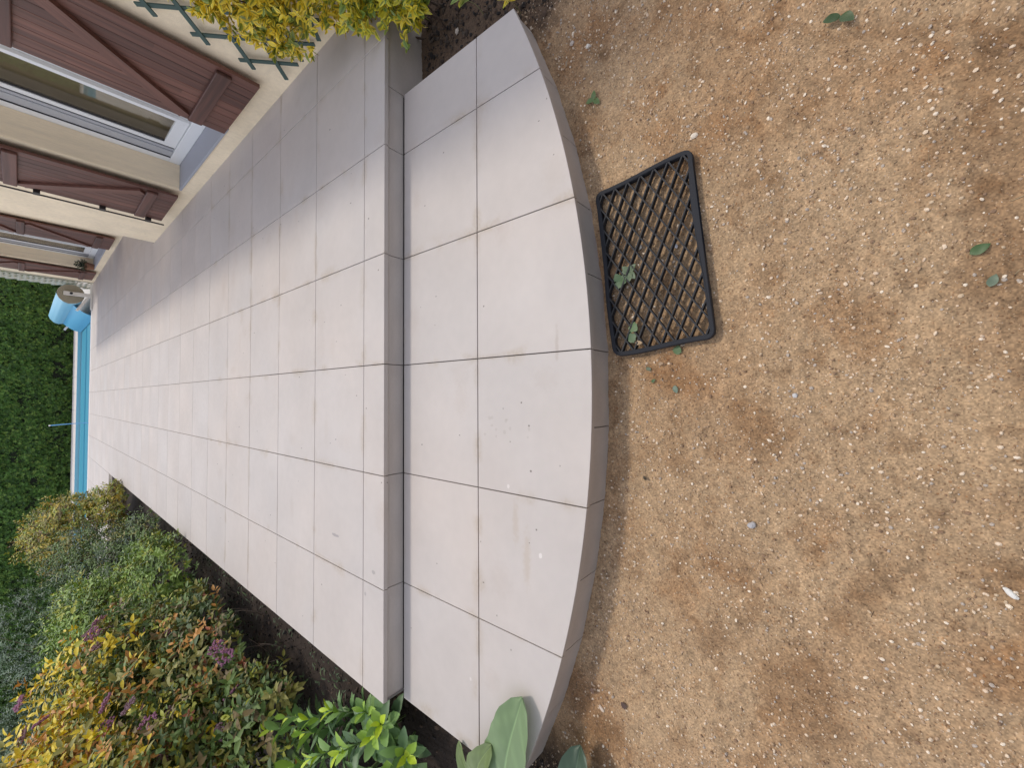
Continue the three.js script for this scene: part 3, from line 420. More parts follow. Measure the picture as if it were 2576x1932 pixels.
shrub({ name: 'green_shrub', label: 'fresh green leafy shrub behind the yellow and orange one', base: [-2.6, -0.2, -4.6], seed: 202, clumps: [[-2.8, 0.45, -4.75, 0.66, 0.64, 0.75], [-2.2, 0.16, -4.3, 0.45, 0.42, 0.75], [-2.85, 0.65, -5.2, 0.6, 0.48, 0.5]], clusters: 2100, per: 6, len: [0.05, 0.085], geos: narrow.concat(broad.slice(0, 1)), stems: 14, palette: [G.dk, G.md, G.lt, G.yg], pick: (r, p, d, sh, f) => { const t = r() - f * 0.8; return t < 0.45 ? 2 : t < 0.75 ? 1 : t < 0.93 ? 3 : 0; } });
shrub({ name: 'dark_shrub', label: 'dark green shrub with sparse low twigs along the terrace edge', base: [-2.6, -0.2, -6.6], seed: 303, clumps: [[-2.8, 0.35, -6.7, 0.72, 0.62, 0.95], [-2.2, 0.08, -6.0, 0.42, 0.36, 0.9], [-2.65, 0.55, -7.5, 0.6, 0.55, 0.6]], clusters: 2100, per: 6, len: [0.05, 0.085], geos: narrow, stems: 20, palette: [G.dk, G.md, G.bd, G.ol], pick: (r, p, d, sh, f) => { const t = r() - f; return t < 0.4 ? 1 : t < 0.72 ? 0 : t < 0.9 ? 2 : 3; } });
shrub({ name: 'golden_shrub', label: 'golden yellow shrub at the corner of the pool deck', base: [-2.55, -0.2, -9.2], seed: 404, clumps: [[-2.60, 0.52, -9.1, 0.76, 0.70, 0.9], [-2.12, 0.14, -8.6, 0.42, 0.40, 0.7], [-2.75, 0.8, -9.6, 0.62, 0.55, 0.6]], clusters: 2400, per: 6, len: [0.045, 0.08], geos: broad.slice(0, 2), stems: 14, palette: [G.go, G.yg, G.ol, G.md, G.br], pick: (r, p, d, sh, f) => { const t = r() + f * 1.2; return t > 0.75 ? 0 : t > 0.5 ? 1 : t > 0.28 ? 2 : t > 0.1 ? 3 : 4; } });
shrub({ name: 'grey_shrub', label: 'tall grey green fine leaved shrub behind the fresh green one', base: [-4.3, -0.2, -6.6], seed: 505, clumps: [[-4.0, 0.6, -6.4, 0.9, 0.95, 1.3], [-3.7, 0.9, -7.8, 0.8, 0.8, 1.0], [-4.3, 0.95, -5.2, 0.85, 0.8, 0.8], [-4.6, 0.9, -3.9, 0.7, 0.8, 0.7]], clusters: 3200, per: 7, len: [0.035, 0.06], geos: narrow, stems: 16, parts: 200, palette: [lin(0.14, 0.21, 0.12), G.bd, G.dk, lin(0.22, 0.27, 0.20)], pick: (r, p, d, sh, f) => { const t = r() - f; return t < 0.5 ? 0 : t < 0.75 ? 1 : t < 0.95 ? 2 : 3; } });

// light green perennial by the step: upright stems with whorls of toothed leaves
{
  const toothy = [leafGeo({ rows: 10, width: 0.45, fold: 0.16, droop: 0.12, tooth: 0.07, shape: t => Math.pow(Math.sin(Math.PI * Math.pow(t, 1.25)), 0.75) }), leafGeo({ rows: 10, width: 0.40, fold: 0.22, droop: 0.3, tooth: 0.07, shape: t => Math.pow(Math.sin(Math.PI * Math.pow(t, 1.2)), 0.75) })];
  const pal = [lin(0.17, 0.29, 0.10), lin(0.22, 0.37, 0.10), lin(0.34, 0.52, 0.07), lin(0.52, 0.66, 0.035), lin(0.14, 0.235, 0.105)].map(c => leafMat(c, 0.5)), stemM = std(lin(0.14, 0.2, 0.07), 0.7), r = mulberry(61);
  const perennial = (label, at, stems) => {
  const o = thing('leafy_perennial', label, 'plant', at);
  let n = 0;
  for (const [x, z, h] of stems) {
    const b = V(x * 0.5, 0.0, z * 0.5), e = V(x, h, z), m = b.clone().lerp(e, 0.5).add(V(0, 0.05, 0)), c = new THREE.CatmullRomCurve3([b, m, e]); mesh('stem', tubeGeo([b, m, e], 0.006, 0.004, 8, 6), stemM, o);
    const cnt = 16; for (let i = 0; i < cnt && n < 300; i++, n++) {
      const f = 0.30 + 0.70 * i / (cnt - 1), p = c.getPointAt(Math.min(1, f)), a = c.getTangentAt(Math.min(1, f)), ang = i * 2.399 + x * 9, tip = i / (cnt - 1);
      const ld = perp(a, ang).multiplyScalar(mix(1, 0.45, tip * tip)).addScaledVector(a, mix(0.55, 1.0, tip)).normalize(), nn = a.clone().addScaledVector(ld, -a.dot(ld)).addScaledVector(rdir(r), 0.2).normalize();
      const L = mix(0.15, 0.066, tip * tip) * mix(0.85, 1.15, r()), e2 = mesh('leaf', toothy[i % 2], tip > 0.82 ? pal[r() < 0.6 ? 3 : 2] : tip > 0.6 ? pal[r() < 0.6 ? 2 : 1] : pal[[0, 1, 4][Math.floor(r() * 3)]], o); leafMatrix(p, ld, nn, L).decompose(e2.position, e2.quaternion, e2.scale);
    }
  }
  };
  perennial('bright light green leafy perennial beside the end of the step', [-2.2, -0.24, -0.25], [[0.02, -0.62, 0.40], [-0.10, -0.75, 0.44], [0.30, 0.22, 0.24], [0.06, 0.5, 0.26], [-0.02, -0.46, 0.36], [0.10, -0.38, 0.36], [0.20, -0.22, 0.30], [0.02, -0.18, 0.42], [-0.20, -0.42, 0.44], [0.12, 0.02, 0.36], [0.22, 0.16, 0.26], [-0.06, 0.12, 0.42], [0.10, 0.34, 0.28], [0.20, 0.40, 0.20], [-0.18, 0.0, 0.46], [-0.30, -0.62, 0.44], [-0.30, 0.26, 0.40], [0.26, 0.02, 0.22], [-0.38, -0.2, 0.48]]);
  perennial('light green leafy perennial growing against the yellow and orange shrub', [-2.72, -0.24, -0.45], [[0, 0, 0.46], [0.12, -0.2, 0.42], [-0.1, 0.16, 0.44], [0.16, 0.14, 0.40], [-0.16, -0.14, 0.46], [0.05, 0.34, 0.38], [0.02, -0.38, 0.44], [0.22, -0.02, 0.34], [0.2, -0.34, 0.38]]);
}
{ // creeping weeds in the dark bed along the terrace
  const b = new Batch(), r = mulberry(77), o = thing('creeping_weeds', 'low dark green creeping weeds in the soil along the terrace side', 'weeds', [-2.1, -0.2, -2], null, 'stuff');
  for (let i = 0; i < 1500; i++) { const z = -5.2 + 4.9 * r(), x = -2.75 + 0.9 * r(); if (fbm(x * 3, z * 2.2, 5, 2) + 0.25 * r() < 0.12) continue; const d = rdir(r); d.y = 0.25 + 0.4 * r(); b.add(narrow[i % 2], leafMatrix(V(x, groundY(x, z) + 0.01 + 0.03 * r(), z).sub(o.position), d, V(0, 1, 0), 0.02 + 0.035 * r()), r() < 0.7 ? lin(0.04, 0.075, 0.022) : lin(0.07, 0.12, 0.03)); }
  b.build('foliage', foliageMat(0.6), o);
  for (let i = 0; i < 14; i++) { const z = -3.2 + 1.7 * r(), x = -2.55 + 0.4 * r(), p = V(x, groundY(x, z), z).sub(o.position), e = p.clone().add(V(0.25 * (r() - 0.3), 0.12 + 0.16 * r(), 0.3 * (r() - 0.5))); mesh('dry_twig', tubeGeo([p, p.clone().lerp(e, 0.5).add(V(0.03, 0.02, 0.02)), e], 0.004, 0.002, 6, 5), std(lin(0.22, 0.17, 0.13), 0.9), o); }
}
{ // broad leaved rosette lying over the end of the step
  const o = thing('broad_leaf_plant', 'large leaved plant reaching over the left end of the step', 'plant', [-2.02, -0.26, 0.82]);
  const big = (P, W, mat, wav) => {   // a leaf along a curve, with a raised wavy blade either side of the rib
    const c = new THREE.CatmullRomCurve3(P), R = 22, A = [-1, -0.75, -0.5, -0.25, -0.06, 0, 0.06, 0.25, 0.5, 0.75, 1], Q = [], I = [], K = []; const up = V(0, 1, 0);
    for (let i = 0; i <= R; i++) { const t = i / R, p = c.getPointAt(t), d = c.getTangentAt(t), s = new THREE.Vector3().crossVectors(d, up).normalize(), n = new THREE.Vector3().crossVectors(s, d), w = W * (0.10 + 0.90 * Math.pow(Math.sin(Math.PI * Math.min(1, Math.max(0, (t - 0.1) / 0.9)) ** 1.1), 0.62)) * (t < 0.12 ? t / 0.12 : 1) * (1 + 0.03 * Math.sin(i * 2.1) + 0.05 * Math.sin(i * 0.83 + W * 40)); if (i === R) {} for (const a of A) { const v = p.clone().addScaledVector(s, a * (i === R ? 0.004 : w)).addScaledVector(n, 0.18 * w * Math.abs(a) - (a === 0 ? 0.003 : 0) + wav * Math.sin(t * 13 + a * 3.1) * Math.abs(a) + 0.0034 * Math.sin((t * 7 - Math.abs(a) * 1.5) * 6.28) * (1 - Math.abs(a)) * Math.min(1, Math.abs(a) * 5)); Q.push(v.x, v.y, v.z); const vein = a === 0 ? 1.5 : Math.abs(a) > 0.2 && (i + Math.round(Math.abs(a) * 4)) % 4 === 0 ? 1.1 : 0.94; K.push(vein, vein, vein); } }
    const m = A.length; for (let i = 0; i < R; i++) for (let k = 0; k + 1 < m; k++) { const a = i * m + k; I.push(a, a + m, a + 1, a + 1, a + m, a + m + 1); }
    const g = new THREE.BufferGeometry(); g.setAttribute('position', new THREE.Float32BufferAttribute(Q, 3)); g.setAttribute('color', new THREE.Float32BufferAttribute(K, 3)); g.setIndex(I); g.computeVertexNormals(); mat.vertexColors = true; mesh('leaf', g, mat, o);
  };
  const m1 = leafMat(lin(0.19, 0.28, 0.125), 0.5), m2 = leafMat(lin(0.16, 0.22, 0.065), 0.45), m3 = leafMat(lin(0.045, 0.085, 0.045), 0.45), L = (...a) => a.map(([x, y, z]) => V(x + 2.02, y + 0.26, z - 0.82));
  big(L([-2.06, -0.22, 0.74], [-1.92, -0.11, 0.74], [-1.68, -0.075, 0.785], [-1.405, -0.088, 0.862]), 0.108, m1, 0.008);
  big(L([-2.06, -0.22, 0.70], [-1.93, -0.11, 0.62], [-1.80, -0.06, 0.63], [-1.655, -0.06, 0.715]), 0.062, m2, 0.006);
  big(L([-2.02, -0.23, 0.70], [-1.95, -0.12, 0.55], [-1.88, -0.10, 0.50], [-1.80, -0.11, 0.46]), 0.045, m2, 0.003);
  big(L([-2.04, -0.24, 0.90], [-1.86, -0.17, 0.98], [-1.72, -0.17, 1.04], [-1.57, -0.21, 1.06]), 0.085, m3, 0.005);
  big(L([-2.05, -0.24, 0.86], [-2.1, -0.02, 0.98], [-2.1, 0.02, 1.12], [-2.05, -0.02, 1.25]), 0.08, m1, 0.005);
}
// variegated evergreen by the wall
const euLeaf = [leafGeo({ rows: 5, width: 0.52, fold: 0.16, droop: 0.12, edge: [1, 0.80, 0.075], center: [0.15, 0.21, 0.045] }), leafGeo({ rows: 5, width: 0.46, fold: 0.22, droop: 0.3, edge: [1, 0.80, 0.075], center: [0.8, 0.66, 0.07] }), leafGeo({ rows: 5, width: 0.55, fold: 0.12, droop: 0.1, edge: [0.34, 0.42, 0.08], center: [0.13, 0.20, 0.04] })];
const euPal = [lin(0.85, 0.82, 0.75), lin(1, 0.97, 0.9), lin(0.72, 0.8, 0.7)];
shrub({ name: 'variegated_shrub', label: 'yellow and green variegated shrub in front of the green trellis', base: [1.98, -0.27, 0.12], seed: 606,
  clumps: [[1.98, 0.62, -0.55, 0.16, 0.36, 0.34], [1.95, 0.34, -0.42, 0.16, 0.22, 0.34], [1.95, 0.16, -0.02, 0.20, 0.20, 0.24], [1.93, 0.02, 0.20, 0.19, 0.16, 0.18]], clusters: 480, per: 7, len: [0.052, 0.075], geos: [euLeaf[0], euLeaf[1], euLeaf[0], euLeaf[2]], palette: euPal, pick: (r, p) => (p.z > -0.15 ? (r() < 0.7 ? 2 : 0) : r() < 0.6 ? 1 : 0), inner: 0.5, stems: 9, thin: 0.5, spread: 0.95, rough: 0.4, minDir: -0.8 });
{
  const sprig = (base, path, label, seed, n = 9, L = 0.04, yellow = 0.4) => {
    const o = thing('variegated_sprig', label, 'sprig', base), r = mulberry(seed), P = path.map(a => V(...a)), c = new THREE.CatmullRomCurve3(P); mesh('stem', tubeGeo(P, 0.0022, 0.0015, 8, 5), std(lin(0.2, 0.2, 0.09), 0.8), o);
    const ms = euPal.map(q => { const m = leafMat(q, 0.4); m.vertexColors = true; return m; });
    for (let i = 0; i < n; i++) { const f = i / (n - 1), t = 0.72 + 0.28 * f, p = c.getPointAt(t), a = V(0, 1, 0).addScaledVector(c.getTangentAt(t), 0.3).normalize(), ld = perp(a, i * 1.75 + r() * 0.4).addScaledVector(a, 0.25 + 0.4 * f).normalize(), nn = a.clone().addScaledVector(ld, -a.dot(ld)).normalize(), e = mesh('leaf', euLeaf[r() < yellow ? 0 : 2], ms[Math.floor(r() * 3)], o); leafMatrix(p, ld, nn, L * mix(0.8, 1.15, r())).decompose(e.position, e.quaternion, e.scale); }
  };
  sprig([1.93, 0.0, 0.1], [[0, 0.04, 0], [-0.08, 0.0, -0.02], [-0.14, -0.09, -0.03], [-0.185, -0.10, -0.02]], 'small leafy sprig hanging in front of the terrace riser', 1, 9, 0.045);
  sprig([1.90, 0.0, 0.05], [[0, 0.1, 0], [-0.05, 0.08, 0.0], [-0.09, 0.03, 0.0], [-0.11, 0.01, 0.0]], 'short leafy sprig at the terrace edge under the variegated shrub', 2, 9, 0.035);
  sprig([1.80, -0.27, 0.50], [[0, 0, 0], [0, 0.07, 0.01], [-0.01, 0.13, 0.0], [-0.02, 0.17, -0.01]], 'upright variegated shoot in the bed behind the step end', 3, 11, 0.055);
  sprig([1.66, -0.27, 0.74], [[0, 0, 0], [0.0, 0.05, 0.01], [-0.01, 0.10, 0.02], [-0.02, 0.13, 0.03]], 'yellow edged shoot at the pointed end of the step', 4, 11, 0.055, 0.9);
}
{ // potted plant on the far sill
  const t = thing('flower_pot', 'small brown pot with a dark plant on the far door sill', 'flower pot', [3.05, 0.14, -12.35]), r = mulberry(9), b = new Batch();
  mesh('pot', new THREE.LatheGeometry([[0, 0], [0.07, 0], [0.095, 0.14], [0.105, 0.14], [0.105, 0.165], [0.085, 0.165], [0.08, 0.13], [0, 0.13]].map(a => new THREE.Vector2(...a)), 20), std(lin(0.30, 0.15, 0.09), 0.85), t);
  for (let i = 0; i < 260; i++) { const d = rdir(r); d.y = Math.abs(d.y); const p = V(d.x * 0.13, 0.17 + d.y * 0.15, d.z * 0.13).multiplyScalar(0.6 + 0.4 * r()); p.y = Math.max(p.y, 0.15); b.add(broad[i % 3], leafMatrix(p, d.clone().add(rdir(r).multiplyScalar(0.6)), V(0, 1, 0), 0.05), r() < 0.7 ? lin(0.03, 0.045, 0.03) : lin(0.07, 0.12, 0.04)); }
  b.build('foliage', foliageMat(0.6), t);
}

// ---------------------------------------------------------------- hedges
function hedge(label, x0, x1, z, depth, h, along, n, pal, seed, size) {
  const horizontal = along !== 'z', o = thing('clipped_hedge', label, 'hedge', horizontal ? [(x0 + x1) / 2, -0.27, z] : [z, -0.27, (x0 + x1) / 2]), r = mulberry(seed), L = x1 - x0;
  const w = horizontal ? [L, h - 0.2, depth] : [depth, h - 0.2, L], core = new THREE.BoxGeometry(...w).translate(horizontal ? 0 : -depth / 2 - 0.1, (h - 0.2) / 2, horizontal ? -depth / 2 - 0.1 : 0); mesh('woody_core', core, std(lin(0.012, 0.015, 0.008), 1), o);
  const sg = mergeGeometries([0, 1, 2, 3, 4].map(k => narrow[k % 2].clone().applyMatrix4(leafMatrix(V(0, k * 0.12, 0), V(Math.sin(k * 2.4) * 0.8, 0.5 + 0.1 * k, 0.75 + 0.3 * Math.cos(k * 2.4)), V(0, 0.4, 1), 1.0))));
  const im = new THREE.InstancedMesh(sg, foliageMat(0.55, 0.15), n); im.material.vertexColors = false; im.name = 'foliage'; im.userData.kind = 'stuff'; im.castShadow = im.receiveShadow = true;
  const q = new THREE.Quaternion(), e = new THREE.Euler(), M = new THREE.Matrix4();
  for (let i = 0; i < n; i++) {
    const a = (r() - 0.5) * L, y = 0.02 + (h - 0.04) * r(), rel = 0.36 * fbm(a * 1.1, y * 1.3, seed, 3) + 0.16 * nz(a * 3.2, y * 3.2, seed), out = rel + 0.18 * (r() - 0.75) + (r() < 0.04 ? 0.14 * r() : 0);
    e.set((r() - 0.5) * 1.2, (horizontal ? 0 : Math.PI / 2) + (r() - 0.5) * 1.6, (r() - 0.5) * 2.4); q.setFromEuler(e); const s = size * mix(0.7, 1.3, r());
    M.compose(horizontal ? V(a, y, out) : V(out, y, a), q, V(s, s, s)); im.setMatrixAt(i, M); const c = pal[Math.floor(Math.pow(r(), 1 + 0.8 * (0.5 - fbm(a * 2, y * 2, 5, 2))) * pal.length)]; im.setColorAt(i, c);
  }
  o.add(im); if (along === 'b') o.rotation.y = Math.PI;   // the other way round, facing the house
}
hedge('tall dense green hedge behind the swimming pool', -16, 9, -21.1, 0.8, 2.5, 'x', 60000, [lin(0.07, 0.15, 0.028), lin(0.10, 0.22, 0.035), lin(0.15, 0.28, 0.05), lin(0.05, 0.11, 0.025), lin(0.21, 0.32, 0.06)], 7, 0.072);
hedge('unseen tall dark hedge added behind the viewpoint to shade the step risers', -7, 7, 5.2, 0.8, 3.6, 'b', 12000, [lin(0.05, 0.09, 0.025), lin(0.07, 0.12, 0.03), lin(0.04, 0.07, 0.02)], 27, 0.13);  // added out of view to block sky light and darken the risers
hedge('low grey green hedge along the garden side behind the shrubs', -20.6, 2, -11, 0.8, 1.75, 'z', 12000, [lin(0.09, 0.14, 0.06), lin(0.07, 0.12, 0.04), lin(0.13, 0.17, 0.09), lin(0.05, 0.09, 0.03)], 17, 0.10);

// ---------------------------------------------------------------- rubber mat on the soil
{
  const c1 = V(0.649, 0, 1.139), c2 = V(0.678, 0, 1.512), c3 = V(0.018, 0, 1.577), c4 = V(-0.017, 0, 1.207), ctr = c1.clone().add(c2).add(c3).add(c4).multiplyScalar(0.25), ux = c2.clone().add(c1).sub(c3).sub(c4).normalize();
  const t = thing('rubber_mat', 'black rubber doormat with open diamond mesh lying against the step', 'doormat', [ctr.x, -0.272, ctr.z]); t.rotation.set(0, Math.atan2(-ux.z, ux.x), 0); t.rotation.z = 0.006;
  const m = std(lin(0.014, 0.015, 0.020), 0.8), m2 = std(lin(0.026, 0.025, 0.027), 0.75), L = 0.336, W = 0.187, R = 0.03, H = 0.026, B = 0.011;
  const rr = (l, w, r) => { const s = new THREE.Shape(); s.moveTo(-l + r, -w); s.lineTo(l - r, -w); s.absarc(l - r, -w + r, r, -Math.PI / 2, 0); s.lineTo(l, w - r); s.absarc(l - r, w - r, r, 0, Math.PI / 2); s.lineTo(-l + r, w); s.absarc(-l + r, w - r, r, Math.PI / 2, Math.PI); s.lineTo(-l, -w + r); s.absarc(-l + r, -w + r, r, Math.PI, Math.PI * 1.5); return s; };
  const warp = g => { const p = g.attributes.position; for (let i = 0; i < p.count; i++) { const x = p.getX(i), z = p.getZ(i), u = x / L, v = z / W; p.setZ(i, z - 0.009 * (1 - u * u) * Math.max(0, v) - 0.004 * Math.sin(u * 4) * v); p.setX(i, x + 0.004 * Math.sin(v * 3)); p.setY(i, p.getY(i) + 0.003 * nz(x * 6, z * 6, 44) + 0.004 * Math.max(0, u * v)); } g.computeVertexNormals(); return g; };
  const fr = new THREE.Shape(rr(L, W, R).getSpacedPoints(150)); fr.holes.push(new THREE.Path(rr(L - B, W - B, R * 0.45).getSpacedPoints(150)));
  mesh('rim', warp(new THREE.ExtrudeGeometry(fr, { depth: H - 0.008, bevelEnabled: true, bevelSize: 0.003, bevelThickness: 0.004, bevelSegments: 2 }).rotateX(-Math.PI / 2).translate(0, 0.004, 0)), m, t);
  const dx = 0.0935, dz = 0.0520, sl = dz / dx, xi = L - B + 0.003, zi = W - B + 0.003;
  for (let k = -8; k <= 8; k++) for (const s of [1, -1]) {
    const c = k * dz + dz / 2, f = x => c + s * sl * x; let xa = -xi, xb = xi; const inv = z => (z - c) / (s * sl); const A = inv(-zi), Bx = inv(zi); xa = Math.max(xa, Math.min(A, Bx)); xb = Math.min(xb, Math.max(A, Bx)); if (xb - xa < 0.02) continue;
    mesh('mesh_strip', warp(bar(V(xa, 0.0140 - (s > 0 ? 0.0008 : 0), f(xa)), V(xb, 0.0140 - (s > 0 ? 0.0008 : 0), f(xb)), 0.0052, 0.021)), m2, t);
  }
}

// ---------------------------------------------------------------- grit, stones, fallen leaves, twigs
{
  const r = mulberry(88), n = 26000, g = new THREE.IcosahedronGeometry(1, 0), im = new THREE.InstancedMesh(g, std(0xffffff, 0.85), n); im.name = 'grit'; im.castShadow = im.receiveShadow = true;
  const M = new THREE.Matrix4(), q = new THREE.Quaternion(), e = new THREE.Euler(), cs = [lin(0.72, 0.57, 0.42), lin(0.80, 0.68, 0.54), lin(0.66, 0.50, 0.36), lin(0.42, 0.29, 0.18), lin(0.46, 0.32, 0.21), lin(0.56, 0.42, 0.28), lin(0.44, 0.37, 0.31), lin(0.25, 0.155, 0.095), lin(0.38, 0.25, 0.15)];
  for (let i = 0; i < n; i++) {
    let x, z; do { x = -1.9 + 3.7 * r(); z = 0.72 + 1.75 * r(); } while (z < (x > SL && x < SR ? arcZ(x) + 0.012 : 0.6) || nz(x * 3, z * 3, 9) + r() < 0.15);
    const s = 0.0012 + 0.0048 * Math.pow(r(), 3.2); e.set(r() * 6, r() * 6, r() * 6); q.setFromEuler(e);
    M.compose(V(x, groundY(x, z) + s * 0.2, z), q, V(s * mix(0.8, 1.5, r()), s * 0.7, s)); im.setMatrixAt(i, M); im.setColorAt(i, cs[Math.floor(r() * cs.length)]);
  }
  tag(im, 'fine light and dark grit scattered over the sandy soil', 'grit', null, 'stuff'); scene.add(im);
  const tw = new THREE.CylinderGeometry(0.5, 0.35, 1, 5), it = new THREE.InstancedMesh(tw, std(0xffffff, 0.9), 1500); it.name = 'plant_litter'; it.castShadow = it.receiveShadow = true;
  for (let i = 0; i < 1500; i++) { const nearEdge = i < 420; let x, z; do { x = -1.9 + 3.7 * r(); z = nearEdge ? arcZ(Math.max(SL, Math.min(SR, x))) + 0.01 + 0.09 * r() * r() : 0.72 + 1.75 * r(); } while (z < (x > SL && x < SR ? arcZ(x) + 0.012 : 0.6)); const L = 0.006 + 0.022 * r() * r(), w = 0.0006 + 0.0012 * r(); e.set(Math.PI / 2 + (r() - 0.5) * 0.5, 0, r() * 6.28); q.setFromEuler(e); M.compose(V(x, groundY(x, z) + 0.0015, z), q, V(w, L, w)); it.setMatrixAt(i, M); it.setColorAt(i, [lin(0.16, 0.10, 0.06), lin(0.09, 0.06, 0.04), lin(0.42, 0.33, 0.2), lin(0.3, 0.21, 0.12)][Math.floor(r() * 4)]); }
  tag(it, 'dry stalks and bits of plant litter on the soil', 'litter', null, 'stuff'); scene.add(it);
}
{
  const r = mulberry(99), n = 5200, im = new THREE.InstancedMesh(new THREE.IcosahedronGeometry(1, 0), std(0xffffff, 0.95), n); im.name = 'soil_clods'; im.castShadow = im.receiveShadow = true;
  const M = new THREE.Matrix4(), q = new THREE.Quaternion(), e = new THREE.Euler(), cs = [lin(0.035, 0.026, 0.021), lin(0.055, 0.038, 0.028), lin(0.025, 0.02, 0.018), lin(0.10, 0.065, 0.045), lin(0.075, 0.055, 0.04)];
  for (let i = 0; i < n; i++) { const right = i < 1500, x = right ? 1.57 + 0.6 * r() : -1.83 - 1.0 * Math.pow(r(), 1.3), z = right ? 0.02 + 1.0 * r() : 0.9 - 6.5 * Math.pow(r(), 1.25), s = 0.003 + 0.012 * Math.pow(r(), 2.5); e.set(r() * 6, r() * 6, r() * 6); q.setFromEuler(e); M.compose(V(x, groundY(x, z) + s * 0.2, z), q, V(s * mix(0.7, 1.6, r()), s * mix(0.4, 0.9, r()), s)); im.setMatrixAt(i, M); im.setColorAt(i, cs[Math.floor(r() * cs.length * (right ? 1 : 0.85))]); }
  tag(im, 'dark crumbly clods of soil in the planting beds either side', 'soil', null, 'stuff'); scene.add(im);
}
function stone(x, z, s, col, label, seed, dy = 0.4) {
  const g = new THREE.IcosahedronGeometry(1, 2), p = g.attributes.position, v = V(0, 0, 0); for (let i = 0; i < p.count; i++) { v.fromBufferAttribute(p, i); const k = 1 + 0.28 * nz(v.x * 1.3 + seed, v.y * 1.3, v.z * 1.3) + 0.1 * nz(v.x * 4, v.y * 4 + seed, v.z * 4); p.setXYZ(i, v.x * k * s[0], v.y * k * s[1], v.z * k * s[2]); } g.computeVertexNormals();
  const o = mesh('stone', g, std(col, 0.8), scene); o.position.set(x, groundY(x, z) + s[1] * dy, z); o.rotation.y = seed * 1.7; tag(o, label, 'stone', 'loose stones'); }
stone(0.745, 1.515, [0.013, 0.007, 0.009], lin(0.72, 0.62, 0.5), 'pale cream stone on the soil just past a rounded mat corner', 1);
stone(0.365, 1.445, [0.010, 0.007, 0.006], lin(0.82, 0.81, 0.82), 'bright white pebble lying inside the mat mesh', 2, 0.9);
stone(0.395, 1.305, [0.013, 0.008, 0.012], lin(0.62, 0.58, 0.5), 'flat greyish cream stone inside the mat mesh', 3, 0.9);
stone(0.135, 1.535, [0.009, 0.006, 0.008], lin(0.78, 0.76, 0.74), 'small white stone inside the mat mesh by its outer rim', 4, 0.9);
stone(-0.60, 1.665, [0.013, 0.008, 0.010], lin(0.42, 0.40, 0.40), 'grey stone half sunk in open soil', 5);
stone(-0.66, 2.21, [0.017, 0.006, 0.007], lin(0.72, 0.69, 0.64), 'long whitish stone on open soil', 6);
stone(-1.46, 1.105, [0.007, 0.006, 0.014], lin(0.62, 0.50, 0.40), 'oval pinkish stone beside the broad leaved plant', 7);
stone(1.83, 0.30, [0.012, 0.010, 0.016], lin(0.50, 0.42, 0.34), 'tan stone in the dark bed behind the step end', 8);
stone(1.36, 1.02, [0.011, 0.007, 0.012], lin(0.50, 0.42, 0.36), 'beige stone in the dark soil off the pointed step end', 9);
stone(1.30, 1.10, [0.009, 0.007, 0.009], lin(0.70, 0.64, 0.56), 'pale angular stone near the pointed step end', 10);
stone(-0.18, 1.79, [0.008, 0.006, 0.007], lin(0.55, 0.53, 0.52), 'light grey chip in the middle of the open soil', 11);
function groundLeaf(x, z, L, col, label, seed, dir, name = 'fallen_leaf', y = 0.006, n = 1, geo = 0) {
  const r = mulberry(seed), o = thing(name, label, 'leaf', [x, groundY(x, z) + y, z], 'leaves lying on the soil'), gs = [leafGeo({ rows: 8, width: 0.62, fold: 0.12, droop: 0.1, wave: 0.03 }), leafGeo({ rows: 8, width: 0.5, fold: 0.35, droop: -0.35, wave: 0.05 }), leafGeo({ rows: 8, width: 0.95, fold: 0.06, droop: 0.05, tooth: 0.13, wave: 0.02 })];
  for (let i = 0; i < n; i++) { const a = dir + i * 2.3, d = V(Math.cos(a), 0.12 + 0.2 * r(), Math.sin(a)), e = mesh('blade', gs[geo], leafMat(col, 0.5), o); leafMatrix(V(-Math.cos(a) * L * 0.3 * (n < 2 ? 1 : 0), 0, -Math.sin(a) * L * 0.3 * (n < 2 ? 1 : 0)), d, V(0.1 * (r() - 0.5), 1, 0.1 * (r() - 0.5)), L * mix(0.85, 1.1, r())).decompose(e.position, e.quaternion, e.scale); }
}
groundLeaf(0.93, 1.925, 0.042, lin(0.05, 0.09, 0.025), 'dark green seedling with two leaves on open soil', 1, 2.4, 'seedling', 0.012, 2);
groundLeaf(0.178, 2.172, 0.040, lin(0.06, 0.12, 0.03), 'dark green folded leaf on open soil', 2, 1.1);
groundLeaf(0.095, 2.195, 0.036, lin(0.15, 0.20, 0.13), 'dull grey green leaf on open soil', 3, 0.4);
groundLeaf(0.30, 1.275, 0.036, lin(0.12, 0.17, 0.085), 'grey green weed growing through the mat', 4, 0.2, 'weed', 0.026, 6);
groundLeaf(0.27, 1.235, 0.034, lin(0.07, 0.135, 0.05), 'green lobed weed leaves against the step inside the mat', 5, 1.2, 'weed', 0.028, 4, 2);
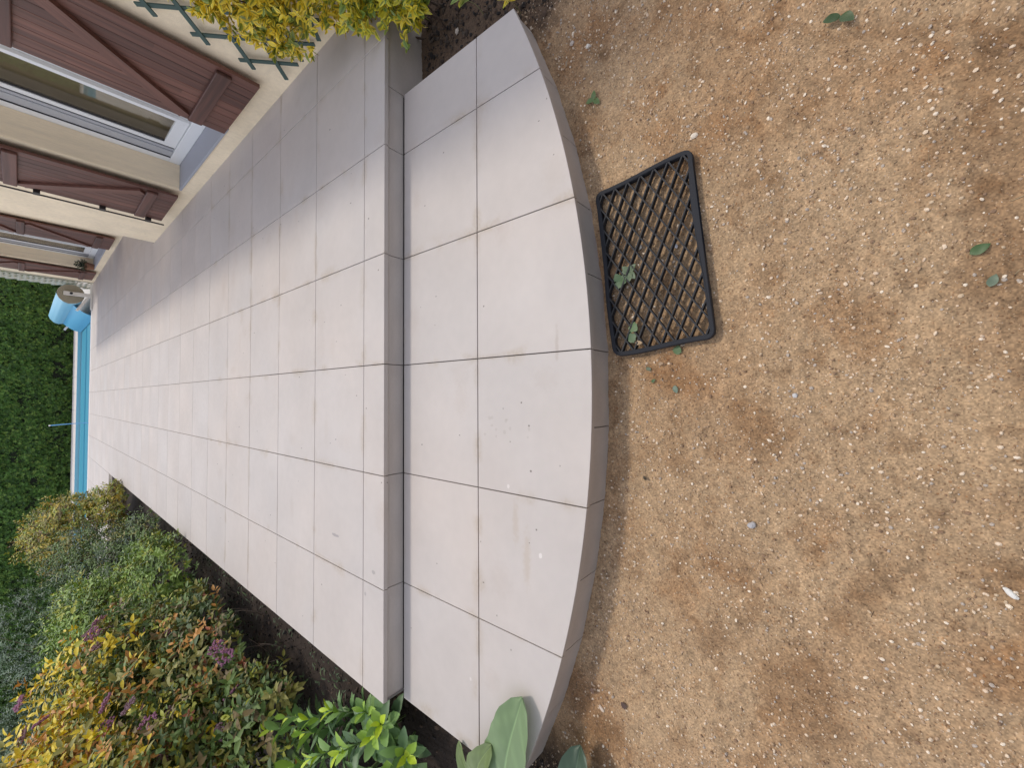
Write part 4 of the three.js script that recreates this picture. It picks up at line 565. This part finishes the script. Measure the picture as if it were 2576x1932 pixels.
groundLeaf(0.085, 1.285, 0.048, lin(0.10, 0.18, 0.065), 'green lobed leaf on the mat beside the step', 6, 2.2, 'fallen_leaf', 0.03, 1, 2);
groundLeaf(0.04, 1.275, 0.040, lin(0.085, 0.15, 0.06), 'smaller green lobed leaf at the mat corner by the step', 7, 1.0, 'fallen_leaf', 0.03, 1, 2);
groundLeaf(0.022, 1.305, 0.034, lin(0.52, 0.38, 0.24), 'curled pale brown dry leaf at the mat corner by the step', 8, 1.7, 'dry_leaf', 0.03, 1, 1);
groundLeaf(-0.02, 1.44, 0.032, lin(0.08, 0.15, 0.045), 'green leaf scrap on the soil outside the mat short side', 9, 0.3, 'fallen_leaf', 0.006, 1, 2);
groundLeaf(-0.075, 1.33, 0.022, lin(0.10, 0.14, 0.08), 'tiny green leaf between the mat and the riser', 10, 2.0);
groundLeaf(-0.125, 1.35, 0.020, lin(0.07, 0.13, 0.04), 'tiny dark green leaf on reddish soil by the mat', 11, 0.9);
groundLeaf(-0.15, 1.43, 0.028, lin(0.14, 0.20, 0.14), 'pale green leaf scrap on reddish soil', 12, 2.8);
groundLeaf(-0.06, 1.38, 0.03, lin(0.46, 0.33, 0.22), 'dry tan leaf scrap on reddish soil', 13, 1.5, 'dry_leaf', 0.006, 1, 1);
groundLeaf(-1.40, 1.20, 0.030, lin(0.10, 0.055, 0.04), 'dark brown torn leaf on sandy soil', 14, 1.2, 'dry_leaf', 0.005, 1, 2);
groundLeaf(-1.40, 1.07, 0.042, lin(0.22, 0.13, 0.09), 'curled brown leaf beside the riser', 15, 0.4, 'dry_leaf', 0.008, 1, 1);
groundLeaf(-0.49, 1.31, 0.024, lin(0.06, 0.05, 0.035), 'small blackish leaf on the soil off the riser', 16, 2.1, 'dry_leaf', 0.005, 1, 1);
groundLeaf(1.05, 1.13, 0.040, lin(0.09, 0.16, 0.045), 'green weed tuft at the edge of the dark bed', 17, 0.1, 'weed', 0.012, 3);
groundLeaf(1.27, 1.0, 0.030, lin(0.42, 0.32, 0.22), 'tan dry leaf near the pointed step end', 18, 0.9, 'dry_leaf', 0.006, 1, 1);

renderer.render(scene, camera);
